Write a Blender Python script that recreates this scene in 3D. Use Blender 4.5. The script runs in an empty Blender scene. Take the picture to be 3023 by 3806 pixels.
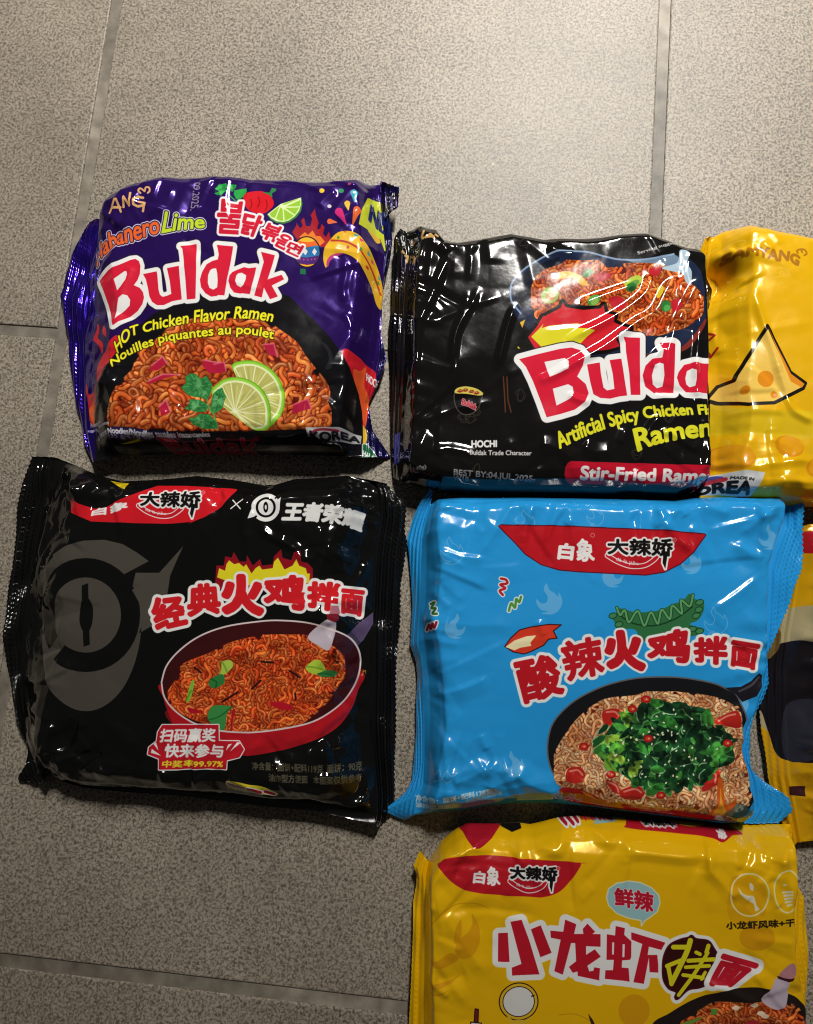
import bpy, bmesh, math, random
import numpy as np
from mathutils import Euler, Vector

S = bpy.context.scene
COL = S.collection
MM = 0.001

# ------------------------------------------------------------------ camera
PW, PH, FPX = 3023.0, 3806.0, 2850.0          # photo size and focal length in its pixels
CAM_ROT = (0.15623623410289744, 0.04510241751021005, 0.08884874828943964)
CAM_POS = np.array((207.92859447804122, 165.06716501943524, 368.7927024198613))                  # millimetres
cam = bpy.data.cameras.new("camera")
cam.sensor_fit = 'VERTICAL'
cam.sensor_height = 36.0
cam.lens = FPX / PH * 36.0
cam.clip_start, cam.clip_end = 0.01, 60.0
cam_ob = bpy.data.objects.new("camera", cam)
cam_ob.location = CAM_POS * MM
cam_ob.rotation_euler = CAM_ROT
COL.objects.link(cam_ob)
S.camera = cam_ob

# ------------------------------------------------------------------ light
w = bpy.data.worlds.new("World"); S.world = w; w.use_nodes = True
bg = w.node_tree.nodes["Background"]
bg.inputs[0].default_value = (1.0, 0.96, 0.90, 1); bg.inputs[1].default_value = 0.03


def area(name, loc, aim, sx, sy, power, col, spin=0.0):
    L = bpy.data.lights.new(name, 'AREA'); L.shape = 'RECTANGLE'
    L.size, L.size_y = sx, sy
    L.energy = power; L.color = col
    o = bpy.data.objects.new(name, L)
    o.location = loc
    q = (Vector(aim) - Vector(loc)).to_track_quat('-Z', 'Y')
    o.rotation_euler = q.to_euler()
    o.rotation_euler.rotate_axis('Z', spin)
    COL.objects.link(o)
    return o


lamp = area("ceiling_lamp", (0.40, 1.36, 1.35), (0.25, 0.79, 0), 0.10, 0.50, 7.4, (1.0, 0.962, 0.905), 0.0)
lamp.data.spread = math.radians(58)
S.cycles.filter_width = 1.0
S.view_settings.view_transform = 'Standard'
S.view_settings.look = 'None'
S.view_settings.exposure = 0.0
S.view_settings.gamma = 1.0
S.view_settings.use_curve_mapping = False

# ------------------------------------------------------------------ geometry helpers
ROT = np.array(Euler(CAM_ROT, 'XYZ').to_matrix())


def ground(px, z=0.0):
    """photo tracings -> plan position (mm) on the level plane at height z (mm)"""
    px = np.atleast_2d(np.asarray(px, float))
    d = np.stack([(px[:, 0] - PW / 2) / FPX, -(px[:, 1] - PH / 2) / FPX, -np.ones(len(px))], 1) @ ROT.T
    t = (np.asarray(z, float) - CAM_POS[2]) / d[:, 2]
    return (CAM_POS + t[:, None] * d)[:, :2]


def sheet(xy, z):
    """plan position on the level print sheet at height z -> artwork position (a plane-to-plane map)"""
    P = np.concatenate([xy, np.full((len(xy), 1), float(z))], 1) - CAM_POS
    q = P @ ROT
    return np.stack([PW / 2 + FPX * q[:, 0] / -q[:, 2], PH / 2 - FPX * q[:, 1] / -q[:, 2]], 1)


def resample(pts, n, closed=False):
    p = np.asarray(pts, float)
    if closed:
        p = np.vstack([p, p[:1]])
    d = np.r_[0, np.cumsum(np.sqrt((np.diff(p, axis=0) ** 2).sum(1)))]
    u = np.linspace(0, d[-1], n)
    return np.stack([np.interp(u, d, p[:, i]) for i in range(p.shape[1])], 1)


def smooth(pts, closed=True, m=6):
    p = np.asarray(pts, float); n = len(p)
    out = []
    rng = range(n if closed else n - 1)
    for i in rng:
        if closed:
            a, b, c, d = p[(i - 1) % n], p[i], p[(i + 1) % n], p[(i + 2) % n]
        else:
            a, b, c, d = p[max(i - 1, 0)], p[i], p[i + 1], p[min(i + 2, n - 1)]
        for k in range(m):
            t = k / m
            out.append(0.5 * ((2 * b) + (c - a) * t + (2 * a - 5 * b + 4 * c - d) * t * t + (3 * b - a - 3 * c + d) * t ** 3))
    if not closed:
        out.append(p[-1])
    return np.array(out)


_tab = np.random.RandomState(5).rand(64, 256, 256)


def vnoise(x, y, seed=0):
    xi, yi = np.floor(x).astype(int), np.floor(y).astype(int)
    fx, fy = x - xi, y - yi
    fx = fx * fx * fx * (fx * (fx * 6 - 15) + 10); fy = fy * fy * fy * (fy * (fy * 6 - 15) + 10)
    T = _tab[seed % 64]
    g = lambda a, b: T[(xi + a) % 256, (yi + b) % 256]
    return (g(0, 0) * (1 - fx) + g(1, 0) * fx) * (1 - fy) + (g(0, 1) * (1 - fx) + g(1, 1) * fx) * fy


def link(name, me, parent=None):
    o = bpy.data.objects.new(name, me); COL.objects.link(o)
    if parent:
        o.parent = parent
    return o


def mesh_np(name, V, F, uv=None, mat=None):
    """V (n,3) metres, F (m,4) quads, uv per vertex"""
    me = bpy.data.meshes.new(name)
    V = np.asarray(V, np.float32); F = np.asarray(F, np.int32)
    me.vertices.add(len(V)); me.vertices.foreach_set("co", V.ravel())
    me.loops.add(F.size); me.loops.foreach_set("vertex_index", F.ravel())
    me.polygons.add(len(F))
    me.polygons.foreach_set("loop_start", np.arange(0, F.size, 4, dtype=np.int32))
    me.polygons.foreach_set("loop_total", np.full(len(F), 4, np.int32))
    me.polygons.foreach_set("use_smooth", np.ones(len(F), bool))
    if uv is not None:
        l = me.uv_layers.new(name="print")
        l.data.foreach_set("uv", np.asarray(uv, np.float32)[F.ravel()].ravel())
    me.update(calc_edges=True); me.validate()
    if mat:
        me.materials.append(mat)
    return me


def grid_faces(nu, nv, off=0, flip=False):
    i = np.arange(nu - 1)[:, None] * nv + np.arange(nv - 1)[None]
    q = np.stack([i, i + nv, i + nv + 1, i + 1], -1).reshape(-1, 4) + off
    return q[:, ::-1] if flip else q


def node_mat(name):
    m = bpy.data.materials.new(name); m.use_nodes = True
    nt = m.node_tree
    return m, nt, nt.nodes["Principled BSDF"]


# ------------------------------------------------------------------ the floor
def speckle(nt, bs):
    N, L = nt.nodes, nt.links
    tc = N.new('ShaderNodeTexCoord')
    a = N.new('ShaderNodeTexNoise'); a.inputs['Scale'].default_value = 900; a.inputs['Detail'].default_value = 2.0
    a.inputs['Distortion'].default_value = 0.9
    L.new(tc.outputs['Object'], a.inputs['Vector'])
    r = N.new('ShaderNodeValToRGB')
    e = r.color_ramp.elements
    e[0].position, e[0].color = 0.33, (0.088, 0.078, 0.063, 1)
    e[1].position, e[1].color = 0.53, (0.312, 0.270, 0.210, 1)
    k = e.new(0.45); k.color = (0.175, 0.148, 0.112, 1)
    k = e.new(0.68); k.color = (0.375, 0.328, 0.262, 1)
    L.new(a.outputs['Fac'], r.inputs['Fac'])
    b = N.new('ShaderNodeTexNoise'); b.inputs['Scale'].default_value = 14; b.inputs['Detail'].default_value = 4
    L.new(tc.outputs['Object'], b.inputs['Vector'])
    mx = N.new('ShaderNodeMix'); mx.data_type = 'RGBA'; mx.blend_type = 'MULTIPLY'
    rr = N.new('ShaderNodeMapRange'); rr.inputs[1].default_value = .3; rr.inputs[2].default_value = .7
    rr.inputs[3].default_value = .84; rr.inputs[4].default_value = 1.1
    L.new(b.outputs['Fac'], rr.inputs[0])
    mx.inputs[0].default_value = 1.0
    # every tile from a slightly different firing
    fl = N.new('ShaderNodeVectorMath'); fl.operation = 'SCALE'; fl.inputs['Scale'].default_value = 1 / .3
    L.new(tc.outputs['Object'], fl.inputs[0])
    f2 = N.new('ShaderNodeVectorMath'); f2.operation = 'FLOOR'; L.new(fl.outputs[0], f2.inputs[0])
    wn = N.new('ShaderNodeTexWhiteNoise'); wn.noise_dimensions = '2D'; L.new(f2.outputs[0], wn.inputs['Vector'])
    wr = N.new('ShaderNodeMapRange'); wr.inputs[3].default_value = .9; wr.inputs[4].default_value = 1.07
    L.new(wn.outputs['Value'], wr.inputs[0])
    mm = N.new('ShaderNodeMath'); mm.operation = 'MULTIPLY'; L.new(wr.outputs[0], mm.inputs[0]); L.new(rr.outputs[0], mm.inputs[1])
    L.new(r.outputs['Color'], mx.inputs[6]); L.new(mm.outputs[0], mx.inputs[7])
    # scattered brown dirt marks
    d = N.new('ShaderNodeTexNoise'); d.inputs['Scale'].default_value = 55; d.inputs['Detail'].default_value = 5
    L.new(tc.outputs['Object'], d.inputs['Vector'])
    dr = N.new('ShaderNodeMapRange'); dr.inputs[1].default_value = .70; dr.inputs[2].default_value = .77
    L.new(d.outputs['Fac'], dr.inputs[0])
    m2 = N.new('ShaderNodeMix'); m2.data_type = 'RGBA'
    m2.inputs[7].default_value = (0.12, 0.095, 0.07, 1)
    L.new(dr.outputs[0], m2.inputs[0]); L.new(mx.outputs[2], m2.inputs[6])
    # pale crumbs and lint
    vo = N.new('ShaderNodeTexVoronoi'); vo.inputs['Scale'].default_value = 42; vo.inputs['Randomness'].default_value = 1
    L.new(tc.outputs['Object'], vo.inputs['Vector'])
    vr = N.new('ShaderNodeMapRange'); vr.inputs[1].default_value = .030; vr.inputs[2].default_value = .018; vr.inputs[3].default_value = 0; vr.inputs[4].default_value = .75
    L.new(vo.outputs['Distance'], vr.inputs[0])
    # a few darker scuffs dragged across
    mp = N.new('ShaderNodeMapping'); mp.inputs['Scale'].default_value = (70, 7, 1); mp.inputs['Rotation'].default_value = (0, 0, .7)
    L.new(tc.outputs['Object'], mp.inputs['Vector'])
    sn = N.new('ShaderNodeTexNoise'); sn.inputs['Scale'].default_value = 1.0; sn.inputs['Detail'].default_value = 3
    L.new(mp.outputs[0], sn.inputs['Vector'])
    sr = N.new('ShaderNodeMapRange'); sr.inputs[1].default_value = .66; sr.inputs[2].default_value = .8; sr.inputs[4].default_value = .45
    L.new(sn.outputs['Fac'], sr.inputs[0])
    m3 = N.new('ShaderNodeMix'); m3.data_type = 'RGBA'; m3.inputs[7].default_value = (0.13, 0.115, 0.09, 1)
    L.new(sr.outputs[0], m3.inputs[0]); L.new(m2.outputs[2], m3.inputs[6])
    m4 = N.new('ShaderNodeMix'); m4.data_type = 'RGBA'; m4.inputs[7].default_value = (0.6, 0.57, 0.5, 1)
    L.new(vr.outputs[0], m4.inputs[0]); L.new(m3.outputs[2], m4.inputs[6])
    L.new(m4.outputs[2], bs.inputs['Base Color'])
    ro = N.new('ShaderNodeMapRange'); ro.inputs[3].default_value = .42; ro.inputs[4].default_value = .54
    L.new(a.outputs['Fac'], ro.inputs[0]); L.new(ro.outputs[0], bs.inputs['Roughness'])
    bu = N.new('ShaderNodeBump'); bu.inputs['Strength'].default_value = .35; bu.inputs['Distance'].default_value = .00025
    L.new(a.outputs['Fac'], bu.inputs['Height']); L.new(bu.outputs[0], bs.inputs['Normal'])
    bs.inputs['Specular IOR Level'].default_value = 0.42


def grout_nodes(nt, bs):
    N, L = nt.nodes, nt.links
    tc = N.new('ShaderNodeTexCoord')
    a = N.new('ShaderNodeTexNoise'); a.inputs['Scale'].default_value = 120; a.inputs['Detail'].default_value = 6
    L.new(tc.outputs['Object'], a.inputs['Vector'])
    r = N.new('ShaderNodeValToRGB'); e = r.color_ramp.elements
    e[0].position, e[0].color = .3, (0.165, 0.142, 0.11, 1)
    e[1].position, e[1].color = .7, (0.34, 0.298, 0.235, 1)
    g = N.new('ShaderNodeTexNoise'); g.inputs['Scale'].default_value = 9; g.inputs['Detail'].default_value = 5
    L.new(tc.outputs['Object'], g.inputs['Vector'])
    gr = N.new('ShaderNodeMapRange'); gr.inputs[1].default_value = .38; gr.inputs[2].default_value = .66; gr.inputs[3].default_value = .5; gr.inputs[4].default_value = 1.1
    L.new(g.outputs['Fac'], gr.inputs[0])
    mx = N.new('ShaderNodeMix'); mx.data_type = 'RGBA'; mx.blend_type = 'MULTIPLY'; mx.inputs[0].default_value = 1
    L.new(a.outputs['Fac'], r.inputs['Fac']); L.new(r.outputs[0], mx.inputs[6]); L.new(gr.outputs[0], mx.inputs[7]); L.new(mx.outputs[2], bs.inputs['Base Color'])
    bs.inputs['Roughness'].default_value = .55
    bu = N.new('ShaderNodeBump'); bu.inputs['Strength'].default_value = .7; bu.inputs['Distance'].default_value = .0008
    L.new(a.outputs['Fac'], bu.inputs['Height']); L.new(bu.outputs[0], bs.inputs['Normal'])


def build_floor():
    tile, nt, bs = node_mat("speckled_tile"); speckle(nt, bs)
    grout, nt, bs = node_mat("grout"); grout_nodes(nt, bs)
    bm = bmesh.new()
    T, half, c, dp = 300.0, 2.9, 0.9, 1.3
    rnd = random.Random(3)
    for i in range(-4, 6):
        for j in range(-4, 6):
            x0, x1, y0, y1 = i * T + half, (i + 1) * T - half, j * T + half, (j + 1) * T - half
            rings = []
            for ins, z in ((0, -dp), (0.05, -0.55), (0.35, -0.14), (c, 0.0)):
                rings.append([bm.verts.new((x * MM, y * MM, z * MM)) for x, y in
                              ((x0 + ins, y0 + ins), (x1 - ins, y0 + ins), (x1 - ins, y1 - ins), (x0 + ins, y1 - ins))])
            for a, b in zip(rings, rings[1:]):
                for k in range(4):
                    f = bm.faces.new((a[k], a[(k + 1) % 4], b[(k + 1) % 4], b[k])); f.material_index = 0
            bm.faces.new(rings[-1]).material_index = 0
    q = [bm.verts.new((x * MM, y * MM, -0.9 * MM)) for x, y in ((-1215, -1215), (1815, -1215), (1815, 1815), (-1215, 1815))]
    bm.faces.new(q).material_index = 1
    me = bpy.data.meshes.new("floor"); bm.to_mesh(me); bm.free()
    me.materials.append(tile); me.materials.append(grout)
    o = link("floor", me); o["kind"] = "structure"
    return o


build_floor()

# ------------------------------------------------------------------ printing: a small drawing kit
_txt = {}


def glyphs(s):
    """outline segments of a line of lettering (em units) from the built-in typeface"""
    if s in _txt:
        return _txt[s]
    c = bpy.data.curves.new('lettering', 'FONT'); c.body = s; c.resolution_u = 4
    o = bpy.data.objects.new('lettering', c); COL.objects.link(o)
    bpy.context.view_layer.update()
    ev = o.evaluated_get(bpy.context.evaluated_depsgraph_get())
    me = ev.to_mesh()
    V = np.array([v.co[:2] for v in me.vertices])
    cnt = {}
    for p in me.polygons:
        vs = list(p.vertices)
        for a, b in zip(vs, vs[1:] + vs[:1]):
            k = (min(a, b), max(a, b)); cnt[k] = cnt.get(k, 0) + 1
    E = np.array([(V[a], V[b]) for (a, b), n in cnt.items() if n == 1])   # (n,2,2)
    ev.to_mesh_clear()
    bpy.data.objects.remove(o); bpy.data.curves.remove(c)
    _txt[s] = E
    return E


def hexc(c):
    if isinstance(c, str):
        return np.array([int(c[i:i + 2], 16) for i in (0, 2, 4)], np.float32) / 255
    return np.array(c, np.float32) / 255


def dil(m, r):
    """grow a mask by r texels"""
    if r <= 0:
        return m
    p = int(math.ceil(r)) + 1
    out = m.copy()
    H, W = m.shape
    P = np.pad(m, p)
    rad = [r] if r <= 1.6 else [r, r * .55]
    for q in rad:
        n = max(8, int(q * 5))
        for k in range(n):
            a = 2 * math.pi * k / n
            fx, fy = q * math.cos(a), q * math.sin(a)
            ix, iy = math.floor(fx), math.floor(fy)
            tx, ty = fx - ix, fy - iy
            g = lambda dx, dy: P[p + iy + dy:p + iy + dy + H, p + ix + dx:p + ix + dx + W]
            np.maximum(out, (g(0, 0) * (1 - tx) + g(1, 0) * tx) * (1 - ty) + (g(0, 1) * (1 - tx) + g(1, 1) * tx) * ty, out=out)
    return out


class Art:
    def __init__(s, x0, y0, x1, y1, base, k=0.8, metal=0.0):
        s.o = np.array([x0, y0], float); s.k = k
        s.w, s.h = int((x1 - x0) * k), int((y1 - y0) * k)
        s.a = np.empty((s.h, s.w, 4), np.float32)
        s.a[..., :3] = hexc(base); s.a[..., 3] = metal
        s.rnd = random.Random(1); s.clip = None

    def t(s, p):
        return (np.asarray(p, float) - s.o) * s.k

    def segs(s, E, pad=2):
        """coverage mask of even-odd filled segments (texel space) -> (mask, x, y)"""
        lo = np.floor(E.reshape(-1, 2).min(0)).astype(int) - pad; hi = np.ceil(E.reshape(-1, 2).max(0)).astype(int) + pad
        lo = np.maximum(lo, 0); hi = np.minimum(hi, (s.w, s.h))
        W, H = hi - lo
        if W <= 0 or H <= 0:
            return None
        m = np.zeros((H, W), np.float32)
        a, b = E[:, 0], E[:, 1]
        up = a[:, 1] < b[:, 1]
        A = np.where(up[:, None], a, b); B = np.where(up[:, None], b, a)
        dy = B[:, 1] - A[:, 1]; ok = dy > 1e-9
        A, B, dy = A[ok], B[ok], dy[ok]
        sl = (B[:, 0] - A[:, 0]) / dy
        ix = np.arange(W)[None]
        SUB = 3
        for r in range(H):
            for q in range(SUB):
                y = lo[1] + r + (q + .5) / SUB
                act = (A[:, 1] <= y) & (y < B[:, 1])
                if not act.any():
                    continue
                xs = np.sort(A[act, 0] + (y - A[act, 1]) * sl[act]) - lo[0]
                n = len(xs) // 2 * 2
                x0, x1 = xs[0:n:2, None], xs[1:n:2, None]
                m[r] += (np.clip(x1 - ix, 0, 1) - np.clip(x0 - ix, 0, 1)).sum(0)
        return np.clip(m / SUB, 0, 1), lo[0], lo[1]

    def put(s, m, x, y, col, al=1.0, metal=0.0):
        H, W = m.shape
        if s.clip is not None:
            m = m * s.clip[y:y + H, x:x + W]
        m = (m * al)[..., None]
        R = s.a[y:y + H, x:x + W]
        R[..., :3] += m * (hexc(col) - R[..., :3])
        R[..., 3:] += m * (metal - R[..., 3:])

    def mask(s, pts, sm=False):
        p = smooth(pts) if sm else np.asarray(pts, float)
        p = s.t(p)
        return s.segs(np.stack([p, np.roll(p, -1, 0)], 1))

    def poly(s, pts, col, sm=False, al=1.0, metal=0.0, grow=0, line=None):
        r = s.mask(pts, sm)
        if r is None:
            return
        m, x, y = r
        if line:
            lw, lc = line
            p = smooth(pts) if sm else np.asarray(pts, float)
            s.put(m, x, y, col, al, metal)
            s.stroke(np.vstack([p, p[:1]]), lw, lc)
            return
        s.put(m, x, y, col, al, metal)

    def ell(s, cx, cy, rx, ry, col, rot=0, al=1.0, line=None, metal=0.0):
        a = np.linspace(0, 2 * math.pi, 40, endpoint=False)
        c, q = math.cos(math.radians(rot)), math.sin(math.radians(rot))
        X, Y = rx * np.cos(a), ry * np.sin(a)
        s.poly(np.stack([cx + X * c - Y * q, cy + X * q + Y * c], 1), col, al=al, line=line, metal=metal)

    def dist(s, pts, r):
        """distance field (texels) to a polyline, cropped"""
        p = s.t(pts)
        lo = np.maximum(np.floor(p.min(0) - r - 2).astype(int), 0); hi = np.minimum(np.ceil(p.max(0) + r + 2).astype(int), (s.w, s.h))
        if (hi - lo <= 0).any():
            return None
        gx = np.arange(lo[0], hi[0])[None] + .5; gy = np.arange(lo[1], hi[1])[:, None] + .5
        D = np.full((hi[1] - lo[1], hi[0] - lo[0]), 1e9, np.float32)
        for a, b in zip(p, p[1:]):
            v = b - a; L = max(v @ v, 1e-9)
            t = np.clip(((gx - a[0]) * v[0] + (gy - a[1]) * v[1]) / L, 0, 1)
            np.minimum(D, (gx - a[0] - t * v[0]) ** 2 + (gy - a[1] - t * v[1]) ** 2, out=D)
        return np.sqrt(D), lo[0], lo[1]

    def stroke(s, pts, wd, col, sm=False, al=1.0, metal=0.0):
        p = smooth(pts, False) if sm else np.asarray(pts, float)
        r = s.dist(p, wd * s.k / 2)
        if r is None:
            return
        D, x, y = r
        s.put(np.clip(wd * s.k / 2 - D + .5, 0, 1), x, y, col, al, metal)

    def text(s, st, top, bot, layers, ink=True, slant=0, al=1.0, metal=0.0):
        """lettering fitted between two guide lines; layers = [(grow_px, colour), ...] outermost first"""
        E = glyphs(st).copy()
        x0, x1 = E[..., 0].min(), E[..., 0].max()
        if ink:
            y0, y1 = E[..., 1].min(), E[..., 1].max()
        else:
            y0, y1 = 0.0, 0.728
        u = (E[..., 0] - x0) / (x1 - x0); v = (y1 - E[..., 1]) / (y1 - y0)
        u = u + slant * (1 - v)

        def at(line, u):
            p = np.asarray(line, float)
            p = smooth(p, False) if len(p) > 2 else p
            d = np.r_[0, np.cumsum(np.sqrt((np.diff(p, axis=0) ** 2).sum(1)))]; d = d / d[-1]
            o = []
            for i in (0, 1):
                y = np.interp(u, d, p[:, i])
                y = np.where(u > 1, p[-1, i] + (u - 1) * (p[-1, i] - p[-2, i]) / (d[-1] - d[-2]), y)
                y = np.where(u < 0, p[0, i] + u * (p[1, i] - p[0, i]) / (d[1] - d[0]), y)
                o.append(y)
            return np.stack(o, -1)
        P = at(top, u) * (1 - v)[..., None] + at(bot, u) * v[..., None]
        g = max([0] + [l[0] for l in layers]) * s.k
        r = s.segs(s.t(P), int(g) + 3)
        if r is None:
            return
        m, x, y = r
        for gr, col in layers:
            s.put(dil(m, gr * s.k), x, y, col, al, metal)

    def quad(s, st, tl, tr, br, bl, layers, **kw):
        s.text(st, [tl, tr], [bl, br], layers, **kw)

    def group(s, polys, layers, holes=(), sm=False):
        """several shapes sharing one outline"""
        full = np.zeros((s.h, s.w), np.float32)
        for p in polys:
            r = s.mask(p, sm)
            if r:
                m, x, y = r
                np.maximum(full[y:y + m.shape[0], x:x + m.shape[1]], m, out=full[y:y + m.shape[0], x:x + m.shape[1]])
        cut = np.zeros_like(full)
        for p in holes:
            r = s.mask(p, sm)
            if r:
                m, x, y = r
                np.maximum(cut[y:y + m.shape[0], x:x + m.shape[1]], m, out=cut[y:y + m.shape[0], x:x + m.shape[1]])
        for i, (g, col) in enumerate(layers):
            m = dil(full, g * s.k)
            if g == 0:
                m = m * (1 - cut)
            else:
                m = np.maximum(m, cut)
            s.put(m, 0, 0, col)

    def noodles(s, region, n, pal, wd, seed, length=(90, 170), sm=True, curl=1.0, dim=.62):
        """a printed heap of noodles: curly strands, far ones first"""
        rnd = random.Random(seed)
        r = s.mask(region, sm)
        m, x, y = r
        s.put(m, x, y, pal[0])
        full = np.zeros((s.h, s.w), np.float32); full[y:y + m.shape[0], x:x + m.shape[1]] = dil(m, wd * s.k * .9)
        old = s.clip; s.clip = full if old is None else full * old
        ys, xs = np.nonzero(m > .5)
        ids = [rnd.randrange(len(xs)) for _ in range(n)]
        ids.sort(key=lambda i: ys[i] + rnd.uniform(-25, 25))
        for i in ids:
            c = np.array([(xs[i] + x) / s.k, (ys[i] + y) / s.k]) + s.o
            a = rnd.uniform(0, 6.28); L = rnd.uniform(*length); st = wd * .55
            f = rnd.uniform(.12, .5) * 9 / wd * curl; ph = rnd.uniform(0, 6); am = rnd.uniform(.5, 1.3)
            dr = rnd.uniform(-.03, .03)
            pts = [c]; 
            for q in range(int(L / st)):
                a += am * math.cos(ph + q * st * f * .32) * .55 + dr
                c = c + st * np.array([math.cos(a), math.sin(a)]); pts.append(c)
            pts = np.array(pts)
            w2 = wd * rnd.uniform(.8, 1.15)
            R = s.dist(pts, w2 * s.k)
            if R is None:
                continue
            D, X, Y = R
            D = D / s.k
            t = rnd.random()
            mid = (hexc(pal[1]) * (1 - t) + hexc(pal[2]) * t) * rnd.uniform(.72, 1.12)
            mid = np.clip(mid, 0, 1)
            cov = np.clip((w2 * .5 - D) * s.k + .5, 0, 1)
            dark = hexc(pal[0])
            s.put(np.clip((w2 * .78 - D) / (w2 * .3), 0, 1), X, Y, pal[0], .78)
            p_ = np.sqrt(np.clip(1 - (D / (w2 * .52)) ** 2, 0, 1)) ** .8
            D2 = s.dist(pts + np.array([-w2 * .13, -w2 * .17]), w2 * s.k + 4)
            lit = np.zeros_like(D)
            if D2 is not None:
                d2, X2, Y2 = D2
                ox, oy = max(X, X2), max(Y, Y2)
                ex, ey = min(X + D.shape[1], X2 + d2.shape[1]), min(Y + D.shape[0], Y2 + d2.shape[0])
                if ex > ox and ey > oy:
                    lit[oy - Y:ey - Y, ox - X:ex - X] = np.exp(-(d2[oy - Y2:ey - Y2, ox - X2:ex - X2] / s.k / (w2 * .17)) ** 2)
            gl = rnd.uniform(.15, .75) * (.4 + .6 * vnoise(np.arange(D.shape[1])[None] / (w2 * s.k) + 0 * D, np.arange(D.shape[0])[:, None] / (w2 * s.k) + 0 * D, seed + 3))
            colr = (dark * .6 + mid * .4) * (1 - p_)[..., None] + mid * p_[..., None]
            colr = colr + (hexc(pal[3]) - colr) * (lit * gl)[..., None]
            mk = cov * s.clip[Y:Y + cov.shape[0], X:X + cov.shape[1]]
            R = s.a[Y:Y + cov.shape[0], X:X + cov.shape[1]]
            R[..., :3] += mk[..., None] * (colr - R[..., :3]); R[..., 3] *= 1 - mk
        gy, gx = np.mgrid[y:y + m.shape[0], x:x + m.shape[1]]
        sc = 1 / (wd * s.k * 3.2)
        sauce = dim + (1.24 - dim) * vnoise(gx * sc, gy * sc, seed) * 1.0 + .22 * (vnoise(gx * sc * 3, gy * sc * 3, seed + 1) - .5)
        R = s.a[y:y + m.shape[0], x:x + m.shape[1], :3]
        f3 = np.stack([sauce ** .55, sauce ** 1.0, sauce ** 1.15], -1)
        R += (np.clip(R * f3, 0, 1) - R) * m[..., None]
        s.clip = old

    def mottle(s, region, size, amp, seed, sm=True):
        """the uneven tone of a printed food photograph"""
        r = s.mask(region, sm)
        if r is None:
            return
        m, x, y = r
        gy, gx = np.mgrid[y:y + m.shape[0], x:x + m.shape[1]]
        sc = 1 / (size * s.k)
        q = 1 + amp * ((vnoise(gx * sc, gy * sc, seed) - .5) * 1.3 + (vnoise(gx * sc * 2.7, gy * sc * 2.7, seed + 1) - .5))
        R = s.a[y:y + m.shape[0], x:x + m.shape[1], :3]
        R += (np.clip(R * q[..., None], 0, 1) - R) * m[..., None]

    def image(s, name):
        im = bpy.data.images.new(name, s.w, s.h, alpha=True)
        im.alpha_mode = 'CHANNEL_PACKED'
        im.pixels.foreach_set(np.ascontiguousarray(s.a[::-1]).ravel())
        im.update()
        return im

    def uv(s, px):
        q = s.t(px)
        return np.stack([q[:, 0] / s.w, 1 - q[:, 1] / s.h], 1)


def Z(x0, y0, k):
    """a magnified view of the photo used while tracing: its corner and its magnification"""
    return lambda *p: [(x0 + a / k, y0 + b / k) for a, b in p]


def facets(x, y, seed=0, ang=0.0):
    """flat triangular facets meeting in straight creases: how stiff film crumples"""
    c, q = math.cos(ang), math.sin(ang)
    x, y = x * c - y * q, x * q + y * c
    x = x + .55 * np.sin(y * 1.7 + seed); y = y + .45 * np.sin(x * 1.3 + 2.1 * seed)
    k = (x + y) * .3660254
    a, b = x + k, y + k
    i, j = np.floor(a).astype(int), np.floor(b).astype(int)
    u, v = a - i, b - j
    T = _tab[seed % 64]
    g = lambda p, r: T[(i + p) % 256, (j + r) % 256]
    lo = u > v
    return np.where(lo, g(0, 0) * (1 - u) + g(1, 0) * (u - v) + g(1, 1) * v, g(0, 0) * (1 - v) + g(0, 1) * (v - u) + g(1, 1) * u) - .5


def low(pts, z=10.0, z0=24.0):
    """print that ends up on a flank at height z: where it sits on the flat sheet"""
    return [tuple(p) for p in sheet(ground(np.array([p[:2] for p in pts], float), z), z0)]


# ------------------------------------------------------------------ film material and the packet builder
def film(name, art, rough=.2, coat=.3, tint=None):
    m, nt, bs = node_mat(name)
    N, L = nt.nodes, nt.links
    im = N.new('ShaderNodeTexImage'); im.image = art.image(name); im.interpolation = 'Cubic'; im.extension = 'EXTEND'
    uv = N.new('ShaderNodeUVMap'); uv.uv_map = "print"
    L.new(uv.outputs[0], im.inputs[0])
    L.new(im.outputs['Color'], bs.inputs['Base Color'])
    L.new(im.outputs['Alpha'], bs.inputs['Metallic'])
    tc = N.new('ShaderNodeTexCoord')
    n = N.new('ShaderNodeTexNoise'); n.inputs['Scale'].default_value = 90; n.inputs['Detail'].default_value = 4
    L.new(tc.outputs['Object'], n.inputs['Vector'])
    r = N.new('ShaderNodeMapRange'); r.inputs[1].default_value = .3; r.inputs[2].default_value = .7
    r.inputs[3].default_value = rough * .75; r.inputs[4].default_value = rough * 1.35
    L.new(n.outputs['Fac'], r.inputs[0]); L.new(r.outputs[0], bs.inputs['Roughness'])
    b = N.new('ShaderNodeBump'); b.inputs['Strength'].default_value = .06; b.inputs['Distance'].default_value = .0006
    n2 = N.new('ShaderNodeTexNoise'); n2.inputs['Scale'].default_value = 200; n2.inputs['Detail'].default_value = 2
    L.new(tc.outputs['Object'], n2.inputs['Vector'])
    L.new(n2.outputs['Fac'], b.inputs['Height']); L.new(b.outputs[0], bs.inputs['Normal'])
    bs.inputs['Coat Weight'].default_value = coat; bs.inputs['Coat Roughness'].default_value = .05
    bs.inputs['Specular IOR Level'].default_value = .35
    return m


def line_len(p):
    return np.sqrt((np.diff(p, axis=0) ** 2).sum(1)).sum()


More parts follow.
